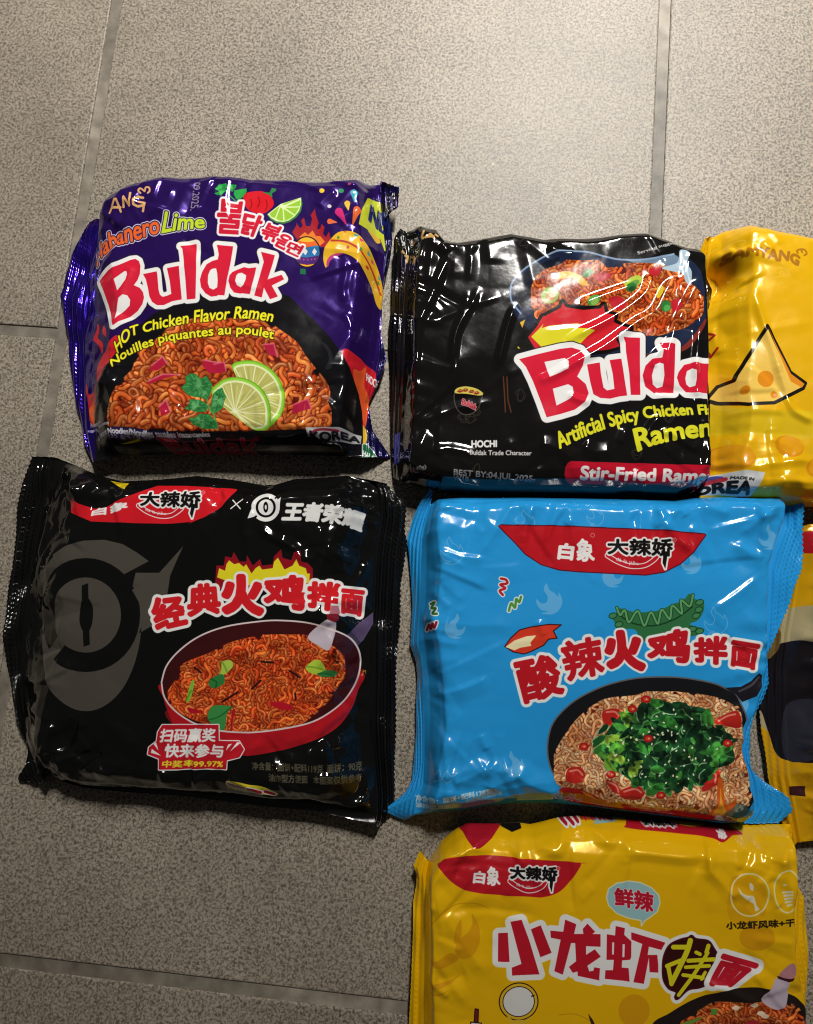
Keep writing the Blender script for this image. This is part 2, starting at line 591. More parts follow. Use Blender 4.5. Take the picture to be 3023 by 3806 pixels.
def zcol(pts, zdef):
    """points given as (x,y) or (x,y,z) -> plan positions with a height (mm)"""
    q = np.array([(p[0], p[1], p[2] if len(p) > 2 else zdef) for p in pts], float)
    xy = ground(q[:, :2], q[:, 2])
    return np.c_[xy, q[:, 2]]


def ridge_field(X, Y, lines):
    """height of creases: lines = [(points_mm, height, width[, width on the other side])]"""
    h = np.zeros_like(X)
    for p, amp, wd, *other in lines:
        n = len(p)
        w_b = other[0] if other else wd
        lo, hi = p.min(0) - max(wd, w_b) * 1.5, p.max(0) + max(wd, w_b) * 1.5
        sel = (X > lo[0]) & (X < hi[0]) & (Y > lo[1]) & (Y < hi[1])
        if not sel.any():
            continue
        x, y = X[sel], Y[sel]
        D = np.full(x.shape, 1e9); U = np.zeros(x.shape); SG = np.zeros(x.shape)
        for i, (a, b) in enumerate(zip(p, p[1:])):
            v = b - a; Lq = max(v @ v, 1e-9)
            t = np.clip(((x - a[0]) * v[0] + (y - a[1]) * v[1]) / Lq, 0, 1)
            d = (x - a[0] - t * v[0]) ** 2 + (y - a[1] - t * v[1]) ** 2
            better = d < D
            D = np.where(better, d, D); U = np.where(better, (i + t) / (n - 1), U)
            SG = np.where(better, v[0] * (y - a[1]) - v[1] * (x - a[0]), SG)
        D = np.sqrt(D)
        fade = np.clip(np.minimum(U, 1 - U) * 6, 0.15, 1)
        r = .35
        q = np.maximum(0, 1 - (np.sqrt(D * D + r * r) - r) / np.where(SG > 0, w_b, wd))
        h[sel] += amp * fade * q ** 1.35
    return h


def packet(label, group, art, mat, sides, ztop, zedge, shoulders, fins=(), creases=(), z0=24.0, crumple=.5,
           pucker=.5, seed=0, dome=.6, step=.62, dents=(), tucks=70):
    """a filled pillow pouch: front film over a noodle block, end seals as parts.
    sides = top (left to right), right (down), bottom (left to right), left (down); heights in mm"""
    zt, zr, zb, zl = zedge
    T, Rr, B, Lf = (zcol(p, z) for p, z in zip(sides, (zt, zr, zb, zl)))
    root = bpy.data.objects.new("noodle_packet", None)
    allp = np.vstack([T, Rr, B, Lf]); c0 = np.array([allp[:, 0].mean(), allp[:, 1].mean(), 0.0])
    root.location = c0 * MM
    root.empty_display_size = .02
    COL.objects.link(root)
    root["label"] = label; root["category"] = "noodle packet"; root["group"] = group
    nu = int(max(line_len(T), line_len(B)) / step); nv = int(max(line_len(Lf), line_len(Rr)) / step)
    T, B = resample(T, nu), resample(B, nu); Lf, Rr = resample(Lf, nv), resample(Rr, nv)
    Lf[0] = T[0]; Rr[0] = T[-1]; Lf[-1] = B[0]; Rr[-1] = B[-1]
    s = np.linspace(0, 1, nu)[:, None, None]; t = np.linspace(0, 1, nv)[None, :, None]
    G = (1 - t) * T[:, None] + t * B[:, None] + (1 - s) * Lf[None] + s * Rr[None] \
        - ((1 - s) * (1 - t) * T[0] + s * (1 - t) * T[-1] + (1 - s) * t * B[0] + s * t * B[-1])
    X, Y, zbase = G[..., 0], G[..., 1], G[..., 2]
    Lv = np.sqrt(((T - B)[:, :2] ** 2).sum(1))[:, None]; Lu = np.sqrt(((Lf - Rr)[:, :2] ** 2).sum(1))[None]
    s, t = s[..., 0], t[..., 0]
    dt, db, dl, dr = t * Lv, (1 - t) * Lv, s * Lu, (1 - s) * Lu
    wt, wr, wb, wl = shoulders
    wob = 1 + .5 * facets(X * .035, Y * .035, seed + 3, .4)
    rd = lambda d, w: np.interp(d / (w * wob), [0, .06, .3, .62, .95, 1.1, 3], [0, .2, .60, .87, .99, 1, 1])
    en = lambda d, w: np.interp(d / (w * wob), [0, .3, .7, .95, 1.1, 3], [0, .24, .74, .98, 1, 1])
    prof = rd(dt, wt) * rd(db, wb) * en(dl, wl) * en(dr, wr)
    zz = zbase + (ztop - zbase) * prof
    zz += dome * np.sin(np.clip(s, 0, 1) * math.pi) * np.sin(np.clip(t, 0, 1) * math.pi)
    edge = np.clip(np.minimum(np.minimum(dt, db), np.minimum(dl, dr)) / 5.0, 0, 1)
    # loose film: flat facets, stronger near the ends, and puckers running in from the seals
    ends = np.exp(-np.minimum(dl, dr) / 15.0) + .7 * np.exp(-np.minimum(dt, db) / 9.0)
    zz += edge * crumple * (2.0 * facets(X * .03, Y * .03, seed, .3 + seed) * (.6 + ends) + 1.9 * facets(X * .07, Y * .07, seed + 1, 1.1 + seed) * (.10 + ends)
                            + .8 * facets(X * .16, Y * .16, seed + 2, 2.0 + seed) * (.03 + ends) + 0.0 * (vnoise(X * .3, Y * .3, seed + 5) - .5))
    for d, sd in ((dl, 0), (dr, 7)):
        ph = 6 * vnoise(t * 5.0 + 0 * s, s * 3.0, seed + 8 + sd)
        zz += edge * pucker * 1.3 * np.exp(-d / 9.0) * np.sin(t * Lv * .55 + ph * 2.0) * (vnoise(t * 9 + 0 * s, 0 * t + sd + 0 * s, seed + 9))
    cr = [(resample(ground(p, ztop), max(6, len(p) * 4)) if len(p) < 3 else smooth(ground(p, ztop), False, 4), *rest) for p, *rest in creases]
    # short tucks running in from the four sides, and a few loose ones across the face
    rnd = random.Random(seed * 31 + 7)
    nrm = {0: (0, -1), 1: (-1, 0), 2: (0, 1), 3: (1, 0)}
    for n_ in range(tucks):
        sd = rnd.choice((0, 0, 1, 1, 2, 2, 2, 3, 3, 4))
        if sd == 4:
            iu, iv = int(nu * rnd.uniform(.15, .85)), int(nv * rnd.uniform(.15, .85)); ang = rnd.uniform(0, 6.28); Lg = rnd.uniform(8, 26); am = rnd.uniform(.15, .4)
        else:
            q_ = rnd.random(); dep = rnd.uniform(.01, .05)
            iu = int((nu - 1) * (q_ if sd in (0, 2) else (1 - dep if sd == 1 else dep))); iv = int((nv - 1) * (q_ if sd in (1, 3) else (dep if sd == 0 else 1 - dep)))
            ang = math.atan2(nrm[sd][1], nrm[sd][0]) + rnd.gauss(0, .5); Lg = rnd.uniform(9, 34) * (1.3 if sd in (1, 3) else 1); am = rnd.uniform(.4, 1.25) * rnd.choice((1, 1, -1))
        p0 = np.array([X[iu, iv], Y[iu, iv]]); pts = [p0]
        for _ in range(4):
            ang += rnd.gauss(0, .09); pts.append(pts[-1] + Lg / 4 * np.array([math.cos(ang), math.sin(ang)]))
        cr.append((np.array(pts), am * (crumple * .8 + .25), *rnd.choice(((2.0, 7.0), (6.0, 1.8), (2.5, 4.0), (4.5, 9.0)))))
    zz += ridge_field(X, Y, cr) * np.clip(edge * 1.5, 0, 1)
    for (px, py, rad, dep) in dents:
        g = ground([(px, py)], ztop)[0]
        zz -= dep * np.exp(-((X - g[0]) ** 2 + (Y - g[1]) ** 2) / rad ** 2)
    zz = np.maximum(zz, 1.2)
    top = np.stack([X, Y, zz], -1).reshape(-1, 3)
    uv = art.uv(sheet(top[:, :2], z0))
    F = [grid_faces(nu, nv, 0, True)]
    # underside
    mu, mv = 40, 40
    iu = np.linspace(0, nu - 1, mu).round().astype(int); iv = np.linspace(0, nv - 1, mv).round().astype(int)
    Xb, Yb, Zb = X[np.ix_(iu, iv)], Y[np.ix_(iu, iv)], zz[np.ix_(iu, iv)].copy()
    e2 = np.minimum(np.minimum(dt, db), np.minimum(dl, dr))[np.ix_(iu, iv)]
    Zu = np.maximum(.35, zbase[np.ix_(iu, iv)] * (1 - np.sqrt(np.clip(1 - (1 - np.clip(e2 / 7.0, 0, 1)) ** 2, 0, 1))))
    bm_ = np.zeros((mu, mv), bool); bm_[0] = bm_[-1] = True; bm_[:, 0] = bm_[:, -1] = True
    Zu = np.where(bm_, Zb, Zu)
    bot = np.stack([Xb, Yb, Zu], -1).reshape(-1, 3)
    V = np.vstack([top, bot]); F.append(grid_faces(mu, mv, len(top), False))
    UV = np.vstack([uv, art.uv(sheet(bot[:, :2], z0))])
    V = V - c0
    link("wrapper", mesh_np("wrapper", V * MM, np.vstack(F), UV, mat), root)
    for fin in fins:
        side = fin['side']
        inner = {'left': np.c_[X[0], Y[0], zz[0]], 'right': np.c_[X[-1], Y[-1], zz[-1]]}[side]
        outer = zcol(fin['outer'], fin.get('z', 6.0))
        nt_, nw = nv, 34
        outer = resample(outer, nt_)
        i0 = inner.copy()
        fl = np.linspace(0, 1, nt_)
        # teeth of the cut edge
        dirv = outer - i0; Lw = np.sqrt((dirv[:, :2] ** 2).sum(1)); dn = dirv / np.maximum(Lw, .5)[:, None]
        arc = np.r_[0, np.cumsum(np.sqrt((np.diff(outer[:, :2], axis=0) ** 2).sum(1)))]
        tooth = np.abs((arc / fin.get('tooth', 2.4)) % 1 - .5) * 2 * fin.get('cut', .9)
        outer = outer + dn * (tooth - .45)[:, None]
        q = np.linspace(0, 1, nw)[None, :, None]
        P = i0[:, None] * (1 - q) + outer[:, None] * q
        q = q[..., 0]
        dist = q * Lw[:, None]
        per = fin.get('period', 2.3) * 1.3
        amp = .8 * fin.get('ridge', .45) * (.55 + .9 * vnoise(arc[:, None] * .022 + 0 * q, q * 2, seed + 20))
        gate = np.clip(dist / 2.5, 0, 1) * np.clip((Lw[:, None] - dist) / 2.0, 0, 1)
        P[..., 2] += gate * amp * np.sin(dist / per * 2 * math.pi)
        for k_, (fr, am) in enumerate(((.035, fin.get('wave', 1.6)), (.09, fin.get('wave', 1.6) * .7))):
            P[..., 2] += am * 2 * (vnoise(arc[:, None] * fr + 0 * q, q * .9 + 5, seed + 30 + k_) - .5) * np.clip(dist / 5.0, 0, 1)
        if 'curl' in fin:
            P[..., 2] += fin['curl'] * np.sin(q * math.pi)
        P[..., 2] = np.maximum(P[..., 2], .9)
        Pt = P.reshape(-1, 3)
        Pb = Pt.copy(); Pb[:, 2] -= .2
        UVf = art.uv(sheet(Pt[:, :2], z0 if 'z0' not in fin else fin['z0']))
        n = len(Pt)
        fl_ = side == 'right'
        F2 = [grid_faces(nt_, nw, 0, not fl_), grid_faces(nt_, nw, n, fl_)]
        e = np.arange(nt_) * nw + nw - 1
        rim = np.stack([e[:-1], e[1:], e[1:] + n, e[:-1] + n], 1)
        F2.append(rim if fl_ else rim[:, ::-1])
        for row in (np.arange(nw), (nt_ - 1) * nw + np.arange(nw)):
            F2.append(np.stack([row[:-1], row[1:], row[1:] + n, row[:-1] + n], 1))
        link("end_seal", mesh_np("end_seal", (np.vstack([Pt, Pb]) - c0) * MM, np.vstack(F2), np.vstack([UVf, UVf]), mat), root)
    return root

# ------------------------------------------------------------------ shared bits of print
RED, WHITE, INK = 'd21f38', 'e6e6e4', '141312'


def brand_mark(A, tl, tr, br, bl, tail, chili, small_top, small_bot, reg):
    """black brush lettering with a white edge over a small red pepper"""
    A.stroke(chili, 20, WHITE, True); A.stroke(chili, 13, 'c01c2a', True)
    A.poly(tail, WHITE); A.stroke(list(tail) + [tail[0]], 13, WHITE)
    A.quad("大辣娇", tl, tr, br, bl, [(9, WHITE), (2.6, INK)])
    A.poly(tail, INK)
    A.text("dà là jiāo", small_top, small_bot, [(.4, WHITE)])
    A.ell(reg[0], reg[1], 8, 8, 'e0a0a0'); A.ell(reg[0], reg[1], 6, 6, 'c41f2b'); A.quad("R", (reg[0] - 3, reg[1] - 4), (reg[0] + 3, reg[1] - 4), (reg[0] + 3, reg[1] + 4), (reg[0] - 3, reg[1] + 4), [(0, 'e0a0a0')])


def lime_slice(A, c, outer, seed=0):
    c = np.array(c, float); o = np.array(outer, float)
    sc = lambda k: c + (o - c) * k
    A.poly(sc(1.0), '6fae2c', True); A.poly(sc(.965), '93cf3f', True); A.poly(sc(.90), 'dfeab4', True)
    A.poly(sc(.84), 'b9b766', True)
    rnd = random.Random(seed)
    n = len(o)
    sm = smooth(sc(.84))
    for i in range(0, len(sm), 2):
        a = c + (sm[i] - c) * rnd.uniform(.15, .5); b = c + (sm[i] - c) * rnd.uniform(.7, .97)
        A.stroke([a, b], 5, rnd.choice(['cfcb7c', 'a8a552', 'd9d894']), al=.6)
    for i in range(0, len(sm), max(1, len(sm) // 11)):
        A.stroke([c, sm[i]], 4.5, 'e6eab8', al=.9)
    A.ell(c[0], c[1], 7, 7, 'e8ecc0')


def leaf(A, pts, dark, mid, light, seed=0):
    A.poly(pts, mid)
    p = np.array(pts, float); c = p.mean(0)
    rnd = random.Random(seed)
    for i in range(len(p)):
        A.stroke([c, c + (p[i] - c) * .85], 3, light, al=.55)
        q = c + (p[i] - c) * rnd.uniform(.3, .6)
        A.ell(q[0], q[1], rnd.uniform(6, 13), rnd.uniform(4, 8), rnd.choice([dark, light, dark]), rnd.uniform(0, 180), al=.5)


def drop(A, c, tip, r, col):
    """a confetti tear drop"""
    c = np.array(c, float); d = np.array(tip, float) - c; L = np.hypot(*d); d /= L; n = np.array([-d[1], d[0]])
    A.poly([c - d * r, c - d * r * .6 + n * r * .8, c + n * r, c + d * L * .5 + n * r * .55, tip, c + d * L * .5 - n * r * .55, c - n * r, c - d * r * .6 - n * r * .8], col, True)


PAL_RED = ['5c1408', 'd2501c', 'ea8436', 'ffd8a4']
PAL_DEEP = ['6a1206', 'dc4418', 'f27a2e', 'ffd090']
PAL_PALE = ['7a2c14', 'e29c5c', 'f6cc98', 'fff4dc']

# ------------------------------------------------------------------ 1. purple packet
A = Art(190, 640, 1520, 1760, '341a6a', metal=.5)
a, b, c, d = Z(200, 640, 2.4457), Z(800, 640, 2.4457), Z(200, 1150, 2.4457), Z(800, 1150, 2.4457)
A.poly([(190, 780), (345, 780), (340, 1000), (330, 1130), (322, 1250), (300, 1760), (190, 1760)], '361c9c', metal=.8)
A.poly([(1410, 640), (1520, 640), (1520, 1760), (1330, 1760), (1345, 1560), (1385, 1400), (1412, 1150), (1420, 900)], '171243', metal=.45)
A.poly(b((1490, 60), (1700, 60), (1700, 330), (1540, 300), (1490, 200)), '15121f', metal=.2)
# flames at the left
A.poly(c((345, 85), (370, 110), (365, 170), (350, 215), (400, 260), (425, 310), (415, 350), (395, 370), (375, 310), (340, 265), (290, 225), (290, 190), (330, 140)), 'cf1c30', True)
A.poly(c((425, 125), (465, 170), (475, 240), (450, 230), (415, 180)), 'cf1c30', True)
A.poly(c((175, 590), (190, 640), (205, 690), (260, 705), (310, 690), (337, 640), (345, 560), (350, 480), (400, 410), (470, 350), (520, 290), (600, 250), (640, 380), (480, 560), (390, 690), (330, 830), (290, 980), (215, 980), (195, 800), (165, 640)), 'cc2130', True)
A.poly(c((290, 760), (270, 840), (285, 900), (270, 980), (225, 930), (205, 840), (240, 800)), 'e2662a', True)
# flames lower right
A.poly(d((1150, 400), (1280, 385), (1350, 420), (1430, 460), (1420, 600), (1370, 720), (1345, 900), (1320, 980), (1250, 800)), 'c3202c', True)
A.poly(d((1245, 540), (1300, 500), (1350, 440), (1330, 600), (1365, 700), (1350, 880), (1325, 975), (1290, 800)), 'e0582a', True)
A.poly(d((1310, 960), (1340, 1000), (1350, 1080), (1330, 1160), (1305, 1150)), 'e0b42e')
# black dome of the pan
A.poly([(312, 1540)] + c((290, 830), (350, 690), (430, 560), (520, 470), (620, 330), (740, 190), (900, 60)) + [(700, 1110), (840, 1082), (980, 1078), (1080, 1105)] + d((800, 10), (905, 100), (1050, 260), (1150, 400), (1220, 520), (1280, 700), (1305, 850), (1312, 1085)) + [(1335, 1640), (1320, 1760), (300, 1760), (300, 1600)], '121114')
A.poly(d((1010, 560), (1040, 480), (1020, 380), (960, 300), (1010, 320), (1070, 420), (1070, 540)), '26262b', True, al=.8)
# noodles
heap = c((520, 1060), (540, 850), (650, 680), (760, 560), (800, 420), (950, 320), (1110, 180), (1300, 130), (1600, 100)) + d((100, 100), (300, 110), (480, 160), (600, 240), (720, 330), (800, 450), (900, 580), (980, 680), (1015, 770), (1000, 870), (1040, 1060), (600, 1085)) + c((1500, 1090), (1000, 1090))
A.noodles(heap, 560, PAL_RED, 17, 11, (70, 140))
for p in (((900, 520), (1000, 440), (1040, 500), (960, 560), (880, 570)), ((1370, 470), (1470, 490), (1560, 500), (1550, 590), (1420, 590), (1360, 520)),
          ((970, 890), (1030, 830), (1070, 940), (990, 980)), ((870, 660), (1000, 600), (1150, 600), (1000, 640), (880, 690))):
    A.poly(c(*p), 'b01c3a'); A.stroke(c(*p[:3]), 6, 'e0728a', al=.7)
for p in (((440, 330), (540, 320), (570, 440), (490, 420)), ((720, 880), (850, 830), (880, 910), (710, 970)), ((0, 510), (90, 490), (110, 570), (20, 580))):
    A.poly(d(*p), 'a81c3c'); A.stroke(d(*p[:3]), 6, 'd9607c', al=.7)
lime_slice(A, d((330, 790))[0], d((165, 510), (260, 475), (380, 480), (500, 540), (590, 640), (640, 780), (635, 900), (590, 1000), (510, 1070), (420, 1020), (300, 800), (190, 600)), 3)
lime_slice(A, d((185, 935))[0], d((-30, 760), (40, 675), (110, 635), (220, 625), (340, 660), (440, 740), (500, 850), (515, 960), (500, 1075), (400, 1100), (330, 1080), (230, 1010), (90, 900)), 4)
for i, p in enumerate((((1300, 595), (1345, 640), (1400, 610), (1420, 650), (1450, 690), (1440, 740), (1420, 800), (1400, 830), (1330, 800), (1280, 800), (1220, 780), (1165, 715), (1210, 680), (1205, 620), (1250, 590)),
                       ((1460, 770), (1500, 735), (1545, 722), (1555, 770), (1575, 800), (1555, 850), (1545, 900), (1510, 930), (1450, 960), (1430, 900), (1445, 820)),
                       ((1190, 905), (1240, 860), (1240, 825), (1320, 820), (1380, 850), (1415, 890), (1390, 935), (1300, 935), (1250, 920)),
                       ((1225, 990), (1280, 980), (1330, 950), (1420, 960), (1470, 1010), (1490, 1080), (1350, 1080), (1260, 1040)))):
    leaf(A, c(*p), '1f5a2c', '2f8040', '74b878', i)
A.stroke(c((1400, 830), (1425, 910), (1470, 980), (1490, 1080)), 5, '4f9a4c', True)
# name lettering
def word(Aa, B, u, l, dd, aa, kk, cb1, cb2, cd, ca, grow, red='cf1f38'):
    Aa.group([B, u, l, dd, aa] + ([kk] if kk else []), [(grow + 3, '17151c'), (grow, WHITE), (0, red)], holes=[cb1, cb2, cd, ca], sm=False)
pB = a((372, 945), (480, 880), (600, 840), (700, 795), (745, 790), (780, 815), (795, 860), (790, 930), (768, 990), (735, 1035), (790, 1060), (820, 1100), (830, 1150), (815, 1210), (770, 1270), (700, 1320), (600, 1370), (550, 1405), (530, 1340), (480, 1190), (430, 1060))
pu = a((820, 935), (945, 912), (950, 940), (962, 1080), (975, 1125), (1000, 1145), (1040, 1135), (1080, 1118), (1065, 1000), (1040, 885), (1150, 867), (1155, 960), (1175, 1170), (1085, 1185), (1075, 1190), (1010, 1220), (950, 1220), (905, 1190), (880, 1140), (865, 1060), (845, 980))
pl = a((1160, 685), (1305, 662), (1305, 900), (1300, 1165), (1222, 1172), (1210, 1000), (1190, 780), (1180, 710))
pd = a((1490, 672), (1638, 687), (1615, 830), (1580, 1000), (1560, 1132), (1500, 1130), (1495, 1138), (1440, 1145), (1390, 1115), (1350, 1060), (1340, 990), (1360, 920), (1400, 850), (1450, 820), (1500, 805), (1508, 760), (1500, 710))
pa = b((195, 905), (270, 875), (310, 885), (380, 878), (365, 950), (340, 1050), (322, 1120), (250, 1112), (235, 1115), (180, 1105), (145, 1060), (130, 1000), (140, 950), (165, 920))
pk = b((425, 740), (550, 770), (525, 860), (482, 988), (610, 945), (632, 985), (520, 1042), (575, 1140), (505, 1165), (450, 1060), (430, 1150), (362, 1132), (385, 1060), (420, 930), (450, 830), (440, 790))
word(A, pB, pu, pl, pd, pa, pk,
     a((550, 975), (650, 910), (672, 910), (680, 940), (665, 990), (620, 1050), (585, 1085), (575, 1050)),
     a((598, 1155), (640, 1122), (680, 1130), (705, 1170), (700, 1220), (660, 1260), (600, 1310), (566, 1345)),
     a((1450, 890), (1485, 885), (1495, 930), (1500, 1000), (1495, 1060), (1460, 1082), (1425, 1065), (1410, 1020), (1412, 950), (1430, 905)),
     b((250, 925), (290, 950), (285, 990), (265, 1040), (240, 1060), (205, 1040), (190, 1000), (200, 950), (220, 930)), 16)
YL = [(4, '1a1408'), (1.6, 'ece62c')]
A.text("HOT Chicken Flavor Ramen", [(427, 1277), (462, 1234), (507, 1209), (560, 1196), (609, 1179), (703, 1162), (760, 1153), (854, 1146), (930, 1140), (1021, 1156)],
       [(441, 1318), (494, 1256), (548, 1238), (609, 1224), (703, 1207), (752, 1203), (854, 1191), (930, 1188), (1013, 1199)], YL, ink=False, slant=.006)
A.text("Nouilles piquantes au poulet", [(408, 1340), (445, 1310), (486, 1287), (548, 1260), (650, 1234), (748, 1222), (813, 1214), (875, 1210), (940, 1212), (1021, 1228)],
       [(423, 1367), (486, 1322), (580, 1285), (650, 1269), (744, 1258), (813, 1250), (870, 1246), (940, 1248), (1018, 1263)], YL, ink=False, slant=.006)
A.text("Habanero", a((300, 640), (345, 590), (440, 525), (560, 480), (720, 430), (860, 405), (960, 395)), a((340, 800), (380, 745), (440, 700), (560, 660), (720, 625), (860, 580), (965, 562)),
       [(9, WHITE), (6, '201752'), (2.4, 'e2632a')], ink=False)
A.text("Lime", a((1030, 365), (1150, 372), (1260, 385), (1370, 400)), a((990, 562), (1120, 540), (1250, 525), (1378, 512)), [(9, WHITE), (6, '1c1748'), (2.6, 'bcd22e')], ink=False)
PE = 'd9a86c'
for p in (((500, 360), (560, 262), (580, 262), (612, 360)), ((530, 322), (610, 325)), ((640, 322), (648, 240), (700, 320), (708, 205)), ((822, 245), (780, 238), (742, 265), (738, 310), (775, 325), (832, 312), (835, 292), (786, 285)), ((834, 300), (818, 362))):
    A.stroke(a(*p), 9, PE)
A.stroke(a((800, 205), (782, 185), (800, 165), (828, 182), (840, 190), (850, 160), (880, 160), (885, 190), (868, 208)), 7, PE, True)
A.quad("09.2025.", *a((1338, 95), (1318, 345), (1240, 350), (1282, 98)), [(.5, '8f8796')])
# herbs, pepper and lime wedge at the top
for i, p in enumerate((((1470, 160), (1500, 125), (1580, 120), (1590, 165), (1560, 175), (1510, 190)), ((1600, 125), (1670, 130), (1660, 160), (1630, 195), (1595, 170)), ((1465, 205), (1530, 180), (1580, 190), (1540, 225), (1490, 220)), ((1650, 215), (1712, 180), (1720, 240), (1690, 270), (1660, 250)), ((1505, 285), (1560, 240), (1580, 270), (1530, 310)))):
    leaf(A, a(*p), '1d7a34', '27a044', '58c46c', i)
A.stroke(a((1570, 180), (1620, 240), (1680, 290)), 5, '27a044')
A.poly(b((180, 180), (290, 155), (295, 190), (265, 240), (205, 250), (175, 220)), '27a044')
A.poly(b((265, 230), (300, 200), (380, 185), (450, 190), (510, 230), (540, 290), (520, 340), (450, 390), (380, 388), (310, 360), (270, 300)), 'cf1a26', True)
for q in ((330, 260), (400, 240), (470, 270)):
    A.stroke(b(q, (q[0] + 10, q[1] + 50), (q[0] - 8, q[1] + 90)), 4, '8f1018', True)
A.poly(b((420, 190), (500, 198), (520, 155), (563, 162), (555, 185), (522, 205), (527, 245), (490, 215)), '2f7f42')
A.poly(b((478, 398), (600, 300), (787, 236), (798, 300), (785, 365), (745, 420), (690, 462), (630, 482), (560, 475), (510, 445)), '3f7f38')
A.poly(b((482, 396), (600, 300), (783, 238), (786, 300), (768, 360), (728, 412), (675, 450), (625, 466), (565, 460), (515, 432)), 'd8e8b0')
for p in (((500, 392), (592, 318), (550, 430), (520, 422)), ((598, 330), (560, 437), (590, 452), (625, 456), (618, 345)), ((628, 345), (638, 455), (690, 430), (722, 405)), ((640, 335), (730, 398), (762, 345), (768, 330)), ((648, 322), (772, 320), (780, 285), (776, 262)), ((612, 302), (700, 268), (770, 248), (640, 308))):
    A.poly(b(*p), '94c23a')
# confetti
for q, r, cc in (((975, 182), 10, 'e8c23a'), ((1150, 182), 10, '2f8f55'), ((1043, 322), 8, 'cfd0d8'), ((1225, 128), 6, 'b03a6a')):
    A.ell(*b(q)[0], r, r * .85, cc)
drop(A, b((1268, 205))[0], b((1272, 290))[0], 14, '2f9fb0'); drop(A, b((1205, 300))[0], b((1217, 370))[0], 11, 'dcb838'); drop(A, b((1130, 375))[0], b((1200, 495))[0], 15, 'c42a70')
drop(A, b((1045, 460))[0], b((1115, 470))[0], 10, 'dd6a3c'); drop(A, b((1295, 360))[0], b((1250, 495))[0], 14, 'd9622e'); drop(A, b((1450, 500))[0], b((1380, 480))[0], 14, 'dfae34')
# burning rattle
A.poly(b((705, 560), (745, 490), (740, 465), (775, 520), (800, 500), (785, 450), (812, 420), (830, 500), (870, 500), (885, 430), (870, 400), (912, 340), (920, 400), (945, 470), (930, 530), (960, 520), (970, 480), (1000, 510), (985, 570), (1010, 600), (1040, 550), (1055, 620), (1020, 690), (930, 700), (760, 640)), '9e2028')
A.poly(b((770, 600), (820, 555), (850, 580), (890, 540), (920, 590), (960, 590), (1000, 640), (950, 690), (800, 620)), 'e07a2c')
A.ell(*b((838, 735))[0], 51, 58, '161018')
A.ell(*b((838, 735))[0], 47, 54, 'd8602a')
A.clip = None
m = A.mask([(b((838, 735))[0][0] + 47 * math.cos(q), b((838, 735))[0][1] + 54 * math.sin(q)) for q in np.linspace(0, 6.28, 40)])
full = np.zeros((A.h, A.w), np.float32); full[m[2]:m[2] + m[0].shape[0], m[1]:m[1] + m[0].shape[1]] = m[0]; A.clip = full
A.poly(b((700, 690), (840, 700), (980, 670), (980, 760), (840, 785), (700, 770)), '2f74b0'); A.poly(b((700, 770), (840, 785), (980, 760), (980, 830), (840, 850), (700, 830)), '4a2670')
A.poly(b((700, 830), (840, 855), (980, 825), (980, 900), (700, 900)), 'e2b42e'); A.ell(*b((838, 620))[0], 34, 11, 'e0b030')
for q in (825, 908):
    A.poly(b((q - 24, 738), (q, 704), (q + 22, 732), (q, 765)), WHITE)
for q in (740, 775, 810, 845, 880, 910):
    A.ell(*b((q, 806 - abs(q - 830) * .1))[0], 3.4, 3.4, 'b0408a')
A.clip = None
A.poly(b((778, 885), (828, 888), (828, 940), (775, 935)), '1f6a48')
HG = [(12, WHITE), (3.6, 'c91f37')]
for ch, q, L_ in zip("불닭볶음면", (((45, 268), (285, 292), (238, 575), (22, 560)), ((282, 385), (452, 425), (372, 605), (240, 565)), ((474, 472), (630, 522), (556, 655), (404, 605)), ((606, 565), (722, 615), (656, 732), (540, 676)), ((694, 645), (816, 692), (756, 782), (632, 728))),
                    (HG, HG, [(10, WHITE), (2.6, 'c91f37')], [(9, WHITE), (2.4, 'c91f37')], [(9, WHITE), (1.9, 'c91f37')])):
    A.quad(ch, *b(*q), L_)
# straw hat on its own
A.poly(b((1010, 880), (985, 800), (1000, 700), (1060, 610), (1130, 555), (1220, 545), (1310, 570), (1390, 640), (1450, 740), (1490, 860), (1505, 980), (1480, 1100), (1440, 1080), (1400, 960), (1330, 850), (1240, 770), (1150, 745), (1070, 770), (1030, 830)), 'dfae2a', True)
A.stroke(b((1060, 630), (1230, 655), (1390, 785), (1480, 975)), 7, 'b5392a', True)
A.poly(b((1015, 850), (1030, 790), (1090, 750), (1170, 745), (1100, 775), (1050, 815), (1030, 870)), 'b03a78', True)
for p, cc in ((((1262, 565), (1310, 575), (1275, 595)), '3f9fae'), (((1310, 595), (1350, 605), (1325, 630)), 'c43a70'), (((1385, 670), (1405, 705), (1375, 710)), '3f9fae'), (((1410, 715), (1430, 750), (1405, 752)), 'c43a70'), (((1465, 815), (1485, 850), (1460, 850)), '3f9fae'), (((1165, 548), (1200, 548), (1185, 562)), 'c8503a')):
    A.poly(b(*p), cc)
for q, cc in (((1123, 606), '4f8f3a'), ((1327, 702), '4f8f3a'), ((1208, 690), 'c23a2a'), ((1375, 825), 'c23a2a'), ((1460, 885), '4f8f3a')):
    A.ell(*b(q)[0], 5, 6, cc)
# corner flash
A.poly(b((1480, 112), (1425, 130), (1375, 175), (1335, 330), (1308, 480), (1480, 475), (1518, 570), (1530, 560), (1500, 300)), 'c3cc2c')
A.text("NEW", b((1408, 205), (1485, 215), (1640, 235)), b((1390, 385), (1470, 398), (1630, 420)), [(3, '16205e')])
A.quad("HOCHI", *d((1352, 488), (1465, 540), (1458, 612), (1348, 552)), [(1.4, WHITE)])
